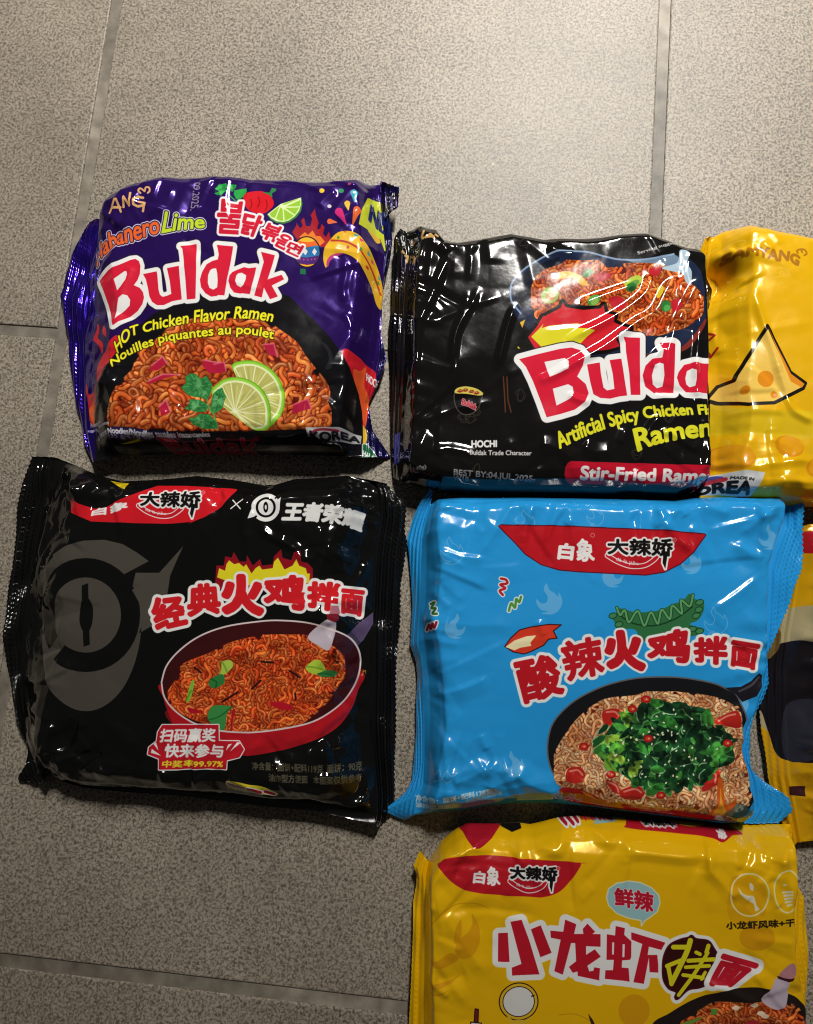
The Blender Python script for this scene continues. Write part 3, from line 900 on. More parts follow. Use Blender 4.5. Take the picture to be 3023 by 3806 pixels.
# foot of the face
A.poly(c((470, 1110), (520, 1060), (760, 1080), (900, 1105), (1150, 1110), (1150, 1150), (900, 1170), (480, 1160)), '231a4a', al=.9)
A.quad("Présentation", *c((215, 968), (375, 965), (372, 1000), (212, 1005)), [(.8, 'd0d0d8')])
A.quad("suggérée / présentation", *c((180, 1020), (495, 1010), (495, 1045), (180, 1050)), [(.8, 'd0d0d8')])
A.text("Instant Noodles/Nouilles sautées instantanées", c((300, 1090), (420, 1075), (530, 1070), (700, 1085), (900, 1100), (1200, 1105), (1400, 1100)), c((305, 1135), (420, 1115), (530, 1120), (700, 1135), (900, 1150), (1200, 1140), (1400, 1135)), [(1.4, 'd8d8e0')], ink=False)
A.quad("135 g/4.76 oz", *low(c((515, 1150), (900, 1160), (900, 1192), (515, 1187)), 19), [(.8, '8c8890')])
A.poly(d((830, 1080), (1300, 1070), (1292, 1150), (1200, 1170), (1090, 1188), (840, 1150)), 'b4b4b6')
A.stroke(d((870, 1170), (900, 1110), (990, 1095), (1120, 1105)), 8, '8a2a3a', True)
A.text("KOREA", d((865, 1110), (1000, 1118), (1285, 1090)), d((870, 1180), (1010, 1178), (1282, 1140)), [(2.2, '1c1a20')])
A.group([d((1310, 1150), (1345, 1145), (1400, 1200), (1450, 1280), (1380, 1315), (1310, 1270))], [(3, 'c8d0cc'), (0, '1d5a3c')])
A.quad("HALAL", *d((1312, 1205), (1440, 1260), (1430, 1300), (1310, 1260)), [(1.2, 'd8e0da')])
A.quad("Buldak", *low([(600, 1640), (965, 1640), (950, 1682), (645, 1678)], 15), [(4, '807480'), (2, '8a1626')])  # name on the lower flank: red and white dimmed, shade put into the colours
purple = film("purple_film", A, .17, .4)
S1 = ([(392, 805), (404, 785), (425, 745), (445, 728), (550, 700), (658, 681), (880, 688), (1139, 699), (1331, 693), (1412, 687)],
      [(1412, 687), (1420, 830), (1430, 950), (1415, 1080), (1405, 1200), (1395, 1310), (1375, 1400), (1350, 1500), (1340, 1600), (1345, 1700)],
      [(348, 1716), (450, 1692), (700, 1688), (950, 1690), (1180, 1692), (1345, 1700)],
      [(392, 805), (360, 880), (345, 960), (338, 1020), (332, 1070), (322, 1160), (316, 1250), (318, 1340), (320, 1400), (318, 1500), (325, 1600), (348, 1716)])
packet("purple foil noodle packet with lime slices printed on it", "noodle packets laid out on the tiles", A, purple, S1,
       25, (8, 8, 10, 9), (9, 9, 12, 22),
       fins=[dict(side='left', outer=[(388, 813, 11), (353, 808, 10), (330, 822, 8), (294, 881, 5), (261, 942, 3), (241, 1010, 3), (220, 1094, 3), (239, 1184, 3), (245, 1232, 3), (267, 1395, 3), (288, 1518, 3), (298, 1579, 3), (314, 1641, 3), (344, 1718, 4)], ridge=.7, period=3.0, wave=2.2, cut=.3),
             dict(side='right', outer=[(1417, 668, 15), (1487, 692, 14), (1481, 765, 13), (1445, 775, 10), (1455, 850, 7), (1460, 885, 6), (1452, 945, 5), (1430, 1050, 5), (1421, 1130, 5), (1418, 1240, 5), (1440, 1335, 5), (1420, 1400, 5), (1372, 1500, 4), (1388, 1600, 4), (1455, 1696, 3)], ridge=.4, wave=2.2, cut=.3)],
       creases=[(a((1080, 130), (1040, 240), (940, 330), (840, 420)), .9, 3), (b((1170, 760), (1190, 900), (1165, 1050), (1180, 1180)), 1.0, 2.5), (d((1160, 20), (1220, 100), (1245, 180)), .8, 2.5),
                (a((560, 1400), (600, 1150), (680, 930), (700, 850)), .8, 4), (b((930, 320), (1000, 240), (1110, 175)), 1.0, 4), (c((440, 540), (500, 620), (560, 660)), .8, 3),
                (a((470, 400), (540, 500), (560, 620)), -1.2, 5), (b((1230, 560), (1400, 640), (1500, 800)), -.8, 5), (a((1180, 590), (1300, 700), (1450, 760)), -.6, 4)],
       dents=[(1330, 1150, 22, 2.0), (470, 850, 16, 1.2)], seed=1, crumple=.8, tucks=79)

# ------------------------------------------------------------------ 2. black packet, top middle
A = Art(1425, 830, 2700, 1880, '121111')
e, f, g, h = Z(1430, 820, 2.634), Z(2000, 820, 2.4457), Z(1430, 1330, 2.634), Z(2000, 1330, 2.4457)
rnd = random.Random(8)
for i in range(26):                                  # faint doodles in the black
    cx, cy = rnd.uniform(1540, 2580), rnd.uniform(880, 1780)
    q = [(cx + rnd.uniform(6, 26) * math.cos(w_), cy + rnd.uniform(6, 26) * math.sin(w_)) for w_ in np.linspace(0, 11, 12)]
    A.stroke(q, 3, '2e2a24', True)
A.poly(g((75, 655), (140, 650), (120, 960), (65, 970)), '3a3a80')
for q in (((250, 90), (262, 118), (285, 128), (300, 120)), ((385, 118), (365, 165)), ((365, 165), (375, 185)), ((400, 178), (450, 140), (488, 195)), ((415, 172), (480, 172)), ((500, 150), (520, 165)), ((160, 160), (175, 175)), ((190, 200), (215, 212), (205, 270))):
    A.stroke(e(*q), 9, 'b9925c')
# pan
A.poly([(2080, 943), (1999, 972), (1942, 1010), (1908, 1048), (1897, 1078), (1901, 1124), (1930, 1200), (2060, 1300)] + h((250, 200), (900, 100)) + f((980, 1230), (1250, 1190), (1400, 1080), (1520, 900), (1510, 700), (1500, 560), (1460, 450), (1380, 370), (1230, 312), (1150, 330), (950, 368), (750, 366), (620, 340), (450, 296), (300, 290), (160, 296)), '1d2740', True)
A.stroke([(1935, 1170), (1901, 1124), (1897, 1078), (1908, 1048), (1942, 1010), (1999, 972), (2065, 943), (2123, 939), (2184, 941), (2253, 959), (2307, 969), (2388, 969), (2470, 955), (2503, 947)], 7, '7f96b4', True)
A.poly([(1915, 1090), (1950, 1020), (2010, 985), (2080, 965), (2030, 1040), (2000, 1120), (1930, 1140)], '161a28', True)
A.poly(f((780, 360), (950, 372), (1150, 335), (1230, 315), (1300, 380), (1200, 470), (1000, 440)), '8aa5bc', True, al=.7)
A.poly(f((960, 1225), (1250, 1180), (1400, 1060), (1515, 900), (1512, 960), (1400, 1130), (1270, 1210), (960, 1265)), '7a2c24', True)
heap = [(1995, 1150), (1975, 1120), (1990, 1060)] + f((20, 520), (100, 470), (210, 435), (300, 378), (400, 400), (540, 400), (620, 470), (760, 430), (950, 425), (1110, 435), (1200, 480), (1330, 500), (1360, 600), (1440, 680), (1485, 700), (1480, 820), (1380, 920), (1150, 1010), (960, 1050), (880, 1000), (720, 950), (740, 900), (640, 830), (560, 780), (230, 745), (100, 830), (0, 880))
A.noodles(heap, 560, PAL_RED, 13, 21, (60, 120))
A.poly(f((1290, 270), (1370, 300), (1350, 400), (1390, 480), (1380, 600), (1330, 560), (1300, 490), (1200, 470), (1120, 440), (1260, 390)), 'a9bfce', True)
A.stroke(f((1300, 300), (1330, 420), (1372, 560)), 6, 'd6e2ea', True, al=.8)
for q, r1, r2, c1, c2 in (((105, 690), 34, 30, '8fae4a', 'b98a4a'), ((860, 570), 36, 20, 'a9c23c', '5f8f34'), ((450, 490), 20, 14, '3f8a3c', '2c6a2e'), ((500, 740), 26, 18, '4f9a44', '8fbf5a'), ((1155, 790), 22, 20, '2f7a3a', '4f9f50'), ((840, 620), 22, 16, '2f6f34', '1f4f26')):
    A.ell(*f(q)[0], r1, r2, c1, -30); A.ell(*f((q[0] + 8, q[1] + 14))[0], r1 * .6, r2 * .55, c2, -30)
A.poly(f((125, 520), (250, 470), (380, 510), (455, 600), (380, 590), (300, 530), (180, 545)), 'd9ac34', True)
for q in (((520, 500), (650, 490), (640, 540), (540, 560)), ((1020, 440), (1110, 440), (1080, 510), (1010, 500)), ((640, 720), (740, 705), (800, 770), (740, 830), (660, 790)), ((1200, 760), (1270, 720), (1300, 790), (1230, 850))):
    A.poly(f(*q), 'b4202c', True)
A.poly(f((1080, 620), (1130, 610), (1120, 680), (1075, 720)), 'cdbb2e', True)
# fire
fl = [e((1400, 1155))[0], e((1480, 1060))[0], e((1545, 950))[0]] + f((60, 880), (200, 805), (220, 755), (250, 800), (400, 825), (560, 812), (590, 780), (605, 850), (690, 880), (680, 935), (830, 1000), (740, 1060), (700, 1100), (745, 1150), (620, 1190), (460, 1215), (300, 1260), (0, 1230))
A.stroke(fl + [fl[0]], 24, '131110'); A.poly(fl, 'c8202c')
A.poly([e((1430, 1150))[0], e((1500, 1080))[0], e((1555, 1020))[0]] + f((30, 990), (100, 968), (365, 945), (345, 985), (510, 1015), (440, 1070), (390, 1120), (370, 1150), (200, 1170)) + [e((1530, 1250))[0]], 'd8cf2a')
A.poly(e((1320, 1010), (1375, 980), (1345, 1065)), 'dcae30'); A.poly(e((1300, 1240), (1325, 1265), (1300, 1265)), 'd8cf2a')
# name
pB = [(1929, 1340), (2000, 1321), (2080, 1302), (2123, 1297), (2155, 1307), (2170, 1331), (2164, 1364), (2143, 1404), (2175, 1432), (2186, 1465), (2172, 1498), (2135, 1526), (2082, 1543), (2030, 1556), (2011, 1501), (1980, 1421), (1954, 1368)]
pu = [(2180, 1360), (2227, 1352), (2231, 1392), (2241, 1444), (2254, 1455), (2282, 1449), (2276, 1395), (2264, 1343), (2307, 1337), (2313, 1371), (2329, 1473), (2298, 1477), (2266, 1485), (2229, 1483), (2204, 1469), (2192, 1424)]
pl = [(2315, 1258), (2376, 1260), (2376, 1352), (2378, 1471), (2343, 1471), (2337, 1391), (2325, 1311), (2323, 1278)]
pd = [(2450, 1278), (2507, 1282), (2505, 1352), (2501, 1463), (2462, 1463), (2429, 1465), (2397, 1440), (2386, 1400), (2397, 1363), (2421, 1340), (2458, 1334), (2462, 1311)]
pa = h((1270, 140), (1320, 75), (1400, 55), (1510, 60), (1590, 62), (1575, 325), (1420, 325), (1340, 320), (1280, 260), (1255, 190))
word(A, pB, pu, pl, pd, pa, None, [(2022, 1350), (2098, 1335), (2112, 1347), (2110, 1376), (2080, 1392), (2041, 1408), (2030, 1375)],
     [(2053, 1449), (2110, 1432), (2127, 1442), (2131, 1465), (2119, 1485), (2067, 1512)],
     [(2420, 1400), (2430, 1362), (2448, 1352), (2462, 1358), (2466, 1400), (2460, 1440), (2440, 1446), (2424, 1432)],
     h((1330, 195), (1345, 130), (1390, 108), (1425, 130), (1430, 200), (1420, 265), (1370, 275), (1340, 250)), 21)
A.text("Artificial Spicy Chicken Flavor", h((140, 690), (330, 610), (490, 535), (700, 485), (800, 462), (980, 448), (1090, 432), (1270, 425), (1430, 430), (1520, 428), (1780, 425)),
       h((190, 838), (390, 735), (560, 668), (720, 612), (860, 580), (1000, 550), (1150, 538), (1430, 520), (1520, 518), (1790, 515)), [(2.6, 'd9d62c')], ink=False)
A.text("Ramen", h((858, 645), (960, 622), (1120, 600), (1300, 572), (1560, 545)), h((905, 855), (990, 812), (1120, 775), (1300, 740), (1575, 708)), [(4, 'd9d62c')], ink=False)
A.poly(h((300, 945), (1560, 982), (1700, 990), (1700, 1165), (700, 1140), (300, 1130), (262, 1110), (242, 1060), (245, 1000), (268, 960)), 'b8162c')
A.text("Stir-Fried Ramen", h((392, 985), (900, 1002), (1620, 1025)), h((390, 1098), (900, 1112), (1620, 1130)), [(3, WHITE)], ink=False)
A.quad("HOCHI", *g((852, 815), (1095, 815), (1095, 878), (852, 880)), [(1.8, WHITE)])
A.quad("•Buldak Trade Character", *g((812, 905), (1435, 920), (1435, 962), (812, 955)), [(.8, 'd4d4d2')])
A.text("4.94 OZ (140g)", g((20, 1150), (140, 1110), (280, 1070), (405, 1045)), g((25, 1190), (150, 1135), (290, 1110), (410, 1090)), [(.8, '9a9a98')])
A.quad("BEST BY:04.JUL.2025.", *g((680, 1092), (1472, 1152), (1472, 1206), (676, 1142)), [(1, '8c8f92')], ink=False)
A.quad("W1B", *g((676, 1148), (830, 1160), (826, 1195), (674, 1185)), [(1, '8c8f92')], ink=False)
A.text("Serving suggestion", f((895, 292), (1100, 230), (1330, 160)), f((905, 328), (1110, 262), (1340, 190)), [(.7, 'c0c0be')])
# small printed bowl with sticks
A.poly(g((690, 320), (960, 350), (940, 440), (900, 520), (830, 560), (760, 555), (705, 500), (680, 400)), '0b0a0a', True); A.stroke(g((690, 340), (680, 400), (705, 500), (760, 555), (830, 560), (900, 520), (940, 440), (962, 350)), 4, '4a4640', True)
A.poly(g((685, 330), (720, 300), (800, 288), (900, 310), (962, 355), (930, 378), (800, 360), (700, 355)), 'cdbf58', True)
for cx, cy in ((740, 330), (790, 322), (850, 335), (900, 350)):
    A.stroke([(g((cx, cy))[0][0] + r_ * math.cos(t_), g((cx, cy))[0][1] + .5 * r_ * math.sin(t_)) for r_, t_ in zip(np.linspace(3, 11, 12), np.linspace(0, 9, 12))], 3, '8a1c1c', True)
A.stroke(g((1160, 200), (1175, 420), (1180, 540)), 5, '5a3222'); A.stroke(g((1195, 200), (1205, 420), (1235, 540)), 5, '5a3222')
A.text("Buldak", g((765, 410), (840, 435), (905, 475)), g((755, 465), (830, 490), (890, 520)), [(3, 'd8a0a4'), (.6, 'a01626')])
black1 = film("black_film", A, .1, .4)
S2 = ([(1512, 862), (1545, 852), (1570, 856), (1616, 867), (1643, 905), (1692, 920), (1800, 903), (1882, 890), (1999, 913), (2120, 908), (2364, 889), (2442, 914), (2503, 938), (2585, 950)],
      [(2585, 950), (2613, 1016), (2616, 1106), (2618, 1229), (2619, 1392), (2621, 1453), (2626, 1575), (2630, 1718), (2632, 1780), (2585, 1826)],
      [(1482, 1785), (1640, 1833), (1850, 1845), (2080, 1848), (2300, 1855), (2490, 1857), (2585, 1826)],
      [(1512, 862), (1524, 930), (1519, 1000), (1513, 1100), (1508, 1200), (1503, 1340), (1495, 1500), (1488, 1650), (1482, 1785)])
packet("black noodle packet with big red lettering between the purple packet and the cheese packet", "noodle packets laid out on the tiles", A, black1, S2,
       25, (8, 8, 10, 10), (8, 4, 11, 6),
       fins=[dict(side='left', outer=[(1487, 850, 10), (1463, 888, 9), (1460, 960, 6), (1455, 1040, 5), (1455, 1140, 5), (1445, 1190, 5), (1443, 1260, 5), (1448, 1400, 4), (1446, 1500, 4), (1450, 1600, 4), (1455, 1700, 4), (1462, 1775, 3)], ridge=.5, wave=1.5, cut=.3),
             dict(side='right', outer=[(2588, 926, 12), (2600, 960, 9), (2622, 1025, 6), (2650, 1075, 5), (2645, 1120, 4), (2632, 1200, 3), (2634, 1400, 3), (2640, 1600, 3), (2643, 1690, 3), (2636, 1780, 3), (2590, 1830, 4)], ridge=.3, wave=1, cut=.2)],
       creases=[(e((630, 330), (560, 500), (470, 720), (400, 870), (340, 1010), (315, 1150), (300, 1300), (285, 1449)), 1.5, 3), (e((910, 690), (850, 830), (760, 990), (700, 1130), (675, 1300), (640, 1400)), 1.2, 2.5),
                (e((810, 720), (780, 860), (690, 1100), (660, 1330)), .8, 2), (e((1270, 850), (1200, 1050), (1150, 1250), (1100, 1440)), 1.2, 2.5), (f((1000, 480), (1015, 560), (960, 680), (800, 810), (600, 930), (400, 1030), (250, 1110)), 1.4, 3),
                (f((1320, 490), (1180, 610), (1070, 820), (900, 930), (600, 1150), (350, 1290), (120, 1419)), 1.4, 3), (f((1480, 490), (1380, 700), (1240, 1000), (1180, 1200), (1160, 1450)), 1.4, 3), (f((1475, 600), (1470, 800), (1465, 1000), (1440, 1300), (1425, 1450)), 1.0, 2.5),
                (f((880, 590), (650, 670), (380, 770)), 1.0, 3), (h((970, 980), (940, 880), (960, 750), (1050, 590), (1140, 540)), 1.1, 2.5), (h((1110, 715), (1180, 680), (1280, 730), (1400, 810), (1480, 795)), 1.0, 2.5),
                (g((300, 0), (285, 150), (270, 260)), 1.2, 2.5), (g((700, 0), (660, 240), (420, 470), (210, 640)), 1.0, 2.5), (f((1570, 390), (1440, 560), (1300, 700)), .0, 2), (g((480, 910), (620, 890), (800, 920), (880, 960)), .9, 3),
                (f((1160, 1150), (1060, 1240), (1050, 1350)), .9, 2.5), (h((10, 790), (150, 820), (350, 940)), 1.2, 5), (h((400, 800), (520, 860), (680, 850)), 1.2, 5), (h((800, 650), (740, 790)), .8, 3), (h((1430, 0), (1440, 250), (1480, 420)), 1.0, 2.5),
                (e((560, 230), (620, 320)), 1.5, 4), (f((80, 240), (260, 310), (330, 290)), 1.4, 4), (h((270, 340), (370, 385), (470, 410)), 1.0, 2.5), (h((0, 220), (150, 160), (270, 80)), .8, 3)],
       seed=2, crumple=.42, pucker=.6, tucks=60, dents=[(2050, 1600, 10, -1), (1700, 1350, 9, -1.0)])

# ------------------------------------------------------------------ 3. yellow packet, upper right
A = Art(2540, 820, 3640, 1960, 'e6b20e', metal=.1)
p, q = Z(2550, 820, 3.6195), Z(2550, 1350, 3.594)
CT = 'e2b62c'
for l in (((620, 240), (700, 200), (800, 215), (830, 250), (760, 290), (660, 280), (640, 250)), ((420, 320), (440, 260), (490, 220), (560, 200)), ((1040, 780), (1180, 700), (1190, 650), (1310, 650), (1390, 720)), ((1040, 780), (1050, 870)), ((1040, 780), (1200, 770), (1390, 730)), ((1250, 720), (1280, 690), (1310, 710), (1290, 740), (1250, 720)), ((1250, 870), (1270, 830), (1310, 850))):
    A.stroke(p(*l), 5, CT, True)
A.text("SAMYANG", p((600, 335), (800, 352), (1000, 368), (1180, 400), (1380, 425), (1530, 490)), p((600, 415), (800, 440), (1000, 490), (1220, 555), (1370, 550), (1500, 620)), [(3, 'a86f10')])
A.stroke(p((1500, 440), (1490, 410), (1540, 390), (1560, 430), (1550, 390), (1600, 400), (1620, 450), (1590, 470)), 7, 'a86f10', True)
for l in (((360, 1780), (400, 1690), (410, 1740), (460, 1630), (480, 1690), (545, 1590)), ((410, 1440), (430, 1350), (520, 1400), (430, 1470))):
    A.stroke(p(*l), 8, '9c2418')
# cheese print
A.poly(q((330, 490), (430, 440), (520, 435), (750, 560), (1100, 640), (1700, 660), (1712, 990), (1400, 995), (1000, 960), (700, 900), (380, 830), (310, 700)), 'd8b51a', True)
for cx, cy, rx, ry, ro in ((640, 1230, 82, 50, 12), (1375, 1110, 56, 40, 15), (1750, 1400, 40, 36, 0), (2250, 1150, 70, 45, 5), (2600, 1500, 60, 45, 0)):
    x_, y_ = q((cx, cy))[0]
    A.ell(x_, y_, rx, ry, 'd08a12', ro); A.ell(x_ + rx * .12, y_ - ry * .12, rx * .84, ry * .84, 'dd9a14', ro)
# wedge of cheese
W = [p((1090, 1420))[0]] + q((1390, 120), (1590, 270), (1560, 340), (1180, 530), (850, 545), (540, 430), (430, 350), (545, 205), (690, 190), (715, 120))
A.poly(W, 'ecc458', line=(13, '17120c'))
A.poly([p((1090, 1430))[0]] + q((1400, 140), (1580, 280), (1545, 330), (1400, 245)), 'e08a1e')
for cx, cy, r in ((1065, 210, 31), (805, 345, 15), (1180, 420, 13)):
    A.ell(*q((cx, cy))[0], r, r, 'dd8a18')
# origin label
A.poly(q((200, 1425), (290, 1430), (830, 1425), (1045, 1465), (1000, 1600), (935, 1750), (760, 1745), (540, 1700), (280, 1690), (130, 1690), (140, 1500)), 'c9cbcc')
A.stroke(q((200, 1560), (330, 1500), (480, 1475), (560, 1490)), 16, '3f4f94', True); A.stroke(q((260, 1660), (300, 1580), (420, 1530), (600, 1510)), 16, 'b03440', True)
A.quad("MADE IN", *q((655, 1482), (915, 1532), (905, 1568), (650, 1518)), [(.9, '1a1a1c')], ink=False)
A.text("KOREA", q((120, 1640), (330, 1590), (540, 1545), (740, 1560), (895, 1590)), q((130, 1740), (340, 1680), (540, 1672), (720, 1702), (900, 1722)), [(3.5, '15161a')])
A.text("Instant Noodles", q((230, 1745), (480, 1750), (800, 1790)), q((230, 1780), (480, 1785), (800, 1825)), [(1, '2a2410')])
yellow1 = film("yellow_film", A, .22, .3)
S3 = ([(2646, 885), (2691, 861), (2743, 852), (2766, 850), (2840, 867), (2964, 897), (3023, 908), (3300, 940), (3560, 960)],
      [(3560, 960), (3580, 1200), (3580, 1500), (3560, 1860)],
      [(2600, 1850), (2700, 1872), (2850, 1880), (3023, 1884), (3300, 1880), (3560, 1860)],
      [(2646, 885), (2640, 960), (2655, 1060), (2652, 1118), (2625, 1170), (2622, 1290), (2632, 1400), (2640, 1489), (2640, 1614), (2620, 1748), (2600, 1850)])
packet("yellow noodle packet printed with cheese and a white MADE IN KOREA label", "noodle packets laid out on the tiles", A, yellow1, S3,
       24, (8, 8, 9, 9), (9, 12, 9, 15),
       fins=[dict(side='left', outer=[(2640, 876, 12), (2620, 885, 11), (2593, 944, 8), (2597, 970, 7), (2605, 997, 6), (2618, 1040, 5), (2640, 1100, 4), (2630, 1150, 4), (2612, 1207, 3), (2610, 1290, 3), (2618, 1359, 3), (2625, 1500, 3), (2630, 1614, 3), (2612, 1748, 3), (2590, 1845, 3)], ridge=.8, period=2.6, wave=1.5, cut=.3),
             dict(side='right', outer=[(3660, 965, 4), (3680, 1400, 4), (3660, 1860, 4)])],
       creases=[(p((735, 300), (760, 480), (800, 680), (860, 820)), 3.5, 4, 9), (p((270, 400), (500, 350), (735, 300)), 3.5, 9, 4), (p((860, 830), (700, 800), (580, 760), (480, 900)), 2.0, 7), (p((900, 930), (1040, 1390), (1180, 1800), (1260, 2080)), 1.4, 2.5), (q((1190, 0), (1300, 280), (1400, 600), (1560, 720), (1700, 780)), 1.4, 2.5),
                (p((400, 1040), (360, 1250), (300, 1500), (250, 1750)), 1.2, 3), (q((320, 1290), (560, 1300), (850, 1370), (1180, 1350), (1500, 1300), (1712, 1330)), 1.0, 3), (q((1140, 850), (1170, 1080)), .7, 3), (p((1020, 290), (1160, 410)), .8, 3), (q((1000, 1640), (1350, 1590), (1690, 1610)), .9, 3), (p((420, 1300), (520, 1450), (560, 1700)), 1.4, 4)],
       dents=[(2728, 992, 8, 8.0), (2690, 1000, 9, 7.0), (2690, 1250, 14, 2)], seed=3, crumple=.6)

# ------------------------------------------------------------------ 4. black packet, lower left
A = Art(0, 1660, 1540, 3100, '0e0e0e')
u, v, x, y = Z(0, 1680, 2.195), Z(700, 1680, 2.038), Z(0, 2300, 2.195), Z(500, 2250, 1.646)
GR = '49453e'
m_ = u((700, 1330))[0]
A.poly(u((400, 832), (520, 762), (680, 722), (850, 715), (1000, 750), (1110, 815), (1215, 890), (1110, 985), (1300, 985), (1500, 765), (1460, 850), (1390, 1010), (1370, 1150), (1345, 1280), (1280, 1400), (1140, 1480)) + [(m_[0] + 212 * math.cos(q_), m_[1] + 358 * math.sin(q_)) for q_ in np.linspace(.12, 3.02, 40)] + u((245, 1250), (270, 1100), (300, 960), (408, 850)), GR)
A.ell(m_[0], m_[1], 205, 212, '0e0e0e'); A.ell(m_[0], m_[1], 134, 140, GR)
A.poly(u((1080, 1125), (1110, 985), (1215, 890), (900, 1060), (960, 1150)), '0e0e0e'); A.poly(u((1080, 1125), (1140, 1230), (1300, 1100), (1380, 940), (1240, 1040)), GR)
A.poly([(m_[0] - 14, m_[1] - 110), (m_[0] + 10, m_[1] - 118), (m_[0] + 16, m_[1] + 110), (m_[0] - 8, m_[1] + 118)], '0e0e0e')
A.ell(m_[0] + 2, m_[1], 26, 66, '0e0e0e')
A.poly([(m_[0] - 190, m_[1] + 150), (m_[0] - 150, m_[1] + 185), (m_[0] - 60, m_[1] + 90), (m_[0] - 85, m_[1] + 60)], GR)
# flag and marks
A.poly(u((815, 195), (1000, 230), (1006, 300), (940, 270)), 'd8bc1c')
A.poly(u((545, 365), (575, 372), (640, 420), (750, 455), (850, 450), (1000, 380), (1120, 320), (1250, 255), (1712, 265)) + v((0, 245), (340, 262), (347, 275), (335, 300), (250, 415), (130, 490), (0, 545)) + u((1560, 570), (1400, 586), (1100, 580), (740, 566), (640, 525), (565, 490)), 'cc1c26')
A.text("白象", u((740, 470), (860, 440), (1050, 400)), u((735, 515), (900, 500), (1040, 450)), [(2.4, WHITE)])
brand_mark(A, *u((1140, 325), (1632, 315), (1632, 455), (1145, 435)), u((1545, 420), (1600, 425), (1585, 470), (1568, 540), (1550, 500), (1560, 455)), u((1130, 435), (1200, 485), (1300, 520), (1400, 515), (1470, 470), (1490, 440)), u((1188, 455), (1270, 480), (1355, 490)), u((1182, 482), (1265, 510), (1355, 520)), u((1648, 325))[0])
A.stroke(v((322, 428), (410, 355)), 5, WHITE); A.stroke(v((334, 362), (398, 432)), 5, WHITE)
# round emblem
ce = v((588, 418))[0]
A.ell(*ce, 54, 54, WHITE); A.poly(v((452, 506), (475, 440), (490, 390), (540, 470), (500, 490)), WHITE); A.poly(v((705, 340), (698, 400), (690, 470), (640, 400), (680, 365)), WHITE)
A.ell(*ce, 38, 38, '0e0e0e'); A.ell(*ce, 29, 30, WHITE); A.ell(ce[0], ce[1], 9, 20, '0e0e0e'); A.ell(ce[0], ce[1], 4, 9, WHITE)
A.stroke([ce + np.array((36, -34)), ce + np.array((62, -54))], 7, '0e0e0e'); A.stroke([ce + np.array((-36, 34)), ce + np.array((-58, 52))], 7, '0e0e0e')
A.text("王者荣耀", v((735, 385), (890, 385), (1040, 392), (1180, 412), (1310, 432)), v((715, 520), (890, 518), (1040, 528), (1180, 545), (1285, 578)), [(4.6, 'dcdcda')], slant=.02)
# fire behind the name
A.poly(v((205, 1000), (215, 860), (270, 860), (280, 790), (330, 800), (345, 755), (390, 830), (440, 830), (445, 780), (490, 860), (545, 810), (560, 860), (640, 850), (650, 790), (705, 735), (715, 800), (780, 820), (800, 760), (850, 750), (860, 830), (905, 840), (940, 880), (945, 1000), (900, 1040), (230, 1040)), '8a1420')
A.poly(v((220, 950), (235, 880), (280, 900), (290, 850), (310, 820), (350, 850), (385, 840), (420, 870), (440, 850), (480, 920), (510, 880), (540, 860), (560, 890), (640, 880), (650, 830), (680, 800), (730, 890), (790, 860), (820, 810), (840, 860), (890, 880), (900, 920), (920, 920), (915, 990), (560, 1010), (380, 1010)), 'dcd026')
NM = [(18, WHITE), (6.5, 'cb1f26')]
N2 = [(16, WHITE), (6, 'cb1f26')]
for ch, qd, L in (("经", u((1228, 1205), (1490, 1175), (1530, 1395), (1290, 1450)), NM), ("典", v((12, 1015), (222, 1000), (245, 1215), (5, 1240)), NM), ("火", v((245, 945), (560, 945), (555, 1225), (280, 1210)), [(20, WHITE), (11, 'cb1f26')]),
                  ("鸡", v((585, 965), (878, 935), (875, 1195), (585, 1145)), [(18, WHITE), (7.5, 'cb1f26')]), ("拌", v((912, 990), (1138, 990), (1118, 1205), (910, 1165)), NM), ("面", v((1155, 1035), (1305, 1045), (1282, 1235), (1148, 1210)), [(16, WHITE), (5, 'cb1f26')])):
    A.quad(ch, *qd, L)
# pan of noodles
rim = y((168, 470), (200, 370), (280, 275), (400, 190), (560, 130), (750, 100), (880, 92), (1050, 105), (1180, 140), (1290, 190), (1345, 260), (1362, 350), (1340, 470), (1260, 600), (1120, 700), (950, 748), (700, 778), (500, 762), (370, 722), (250, 645), (185, 560))
A.poly(y((168, 480), (180, 570), (205, 650), (260, 760), (380, 860), (520, 905), (650, 918), (800, 908), (1000, 862), (1200, 780), (1300, 665), (1345, 540), (1358, 420), (900, 500), (500, 560)), 'a3161f', True)
A.poly(y((200, 640), (300, 790), (520, 860), (760, 870), (1000, 820), (1250, 680), (1340, 520), (1364, 400), (1000, 600), (600, 690)), 'b81a24', True, al=.6)
A.poly(rim, '3a1214', True)
A.poly(y((1300, 170), (1350, 110), (1440, 35), (1440, 110), (1380, 215), (1345, 250)), '5a4a6a'); A.poly(y((1280, 185), (1310, 160), (1365, 230), (1340, 260)), '3f3648')
heap = y((210, 560), (300, 420), (310, 370), (480, 300), (600, 240), (820, 190), (980, 185), (1080, 210), (1190, 250), (1260, 330), (1270, 420), (1230, 480), (1150, 600), (1000, 720), (800, 758), (620, 768), (450, 715), (280, 640))
A.noodles(heap, 950, PAL_DEEP, 11, 31, (60, 120))
A.poly(y((1180, 85), (1228, 108), (1195, 268), (1130, 250), (1060, 188)), 'b8adb8', True); A.poly(y((1175, 55), (1240, 45), (1245, 85), (1225, 105), (1180, 85)), '7a1a22'); A.poly(y((1200, 0), (1240, 0), (1250, 50), (1190, 50)), 'b5707e')
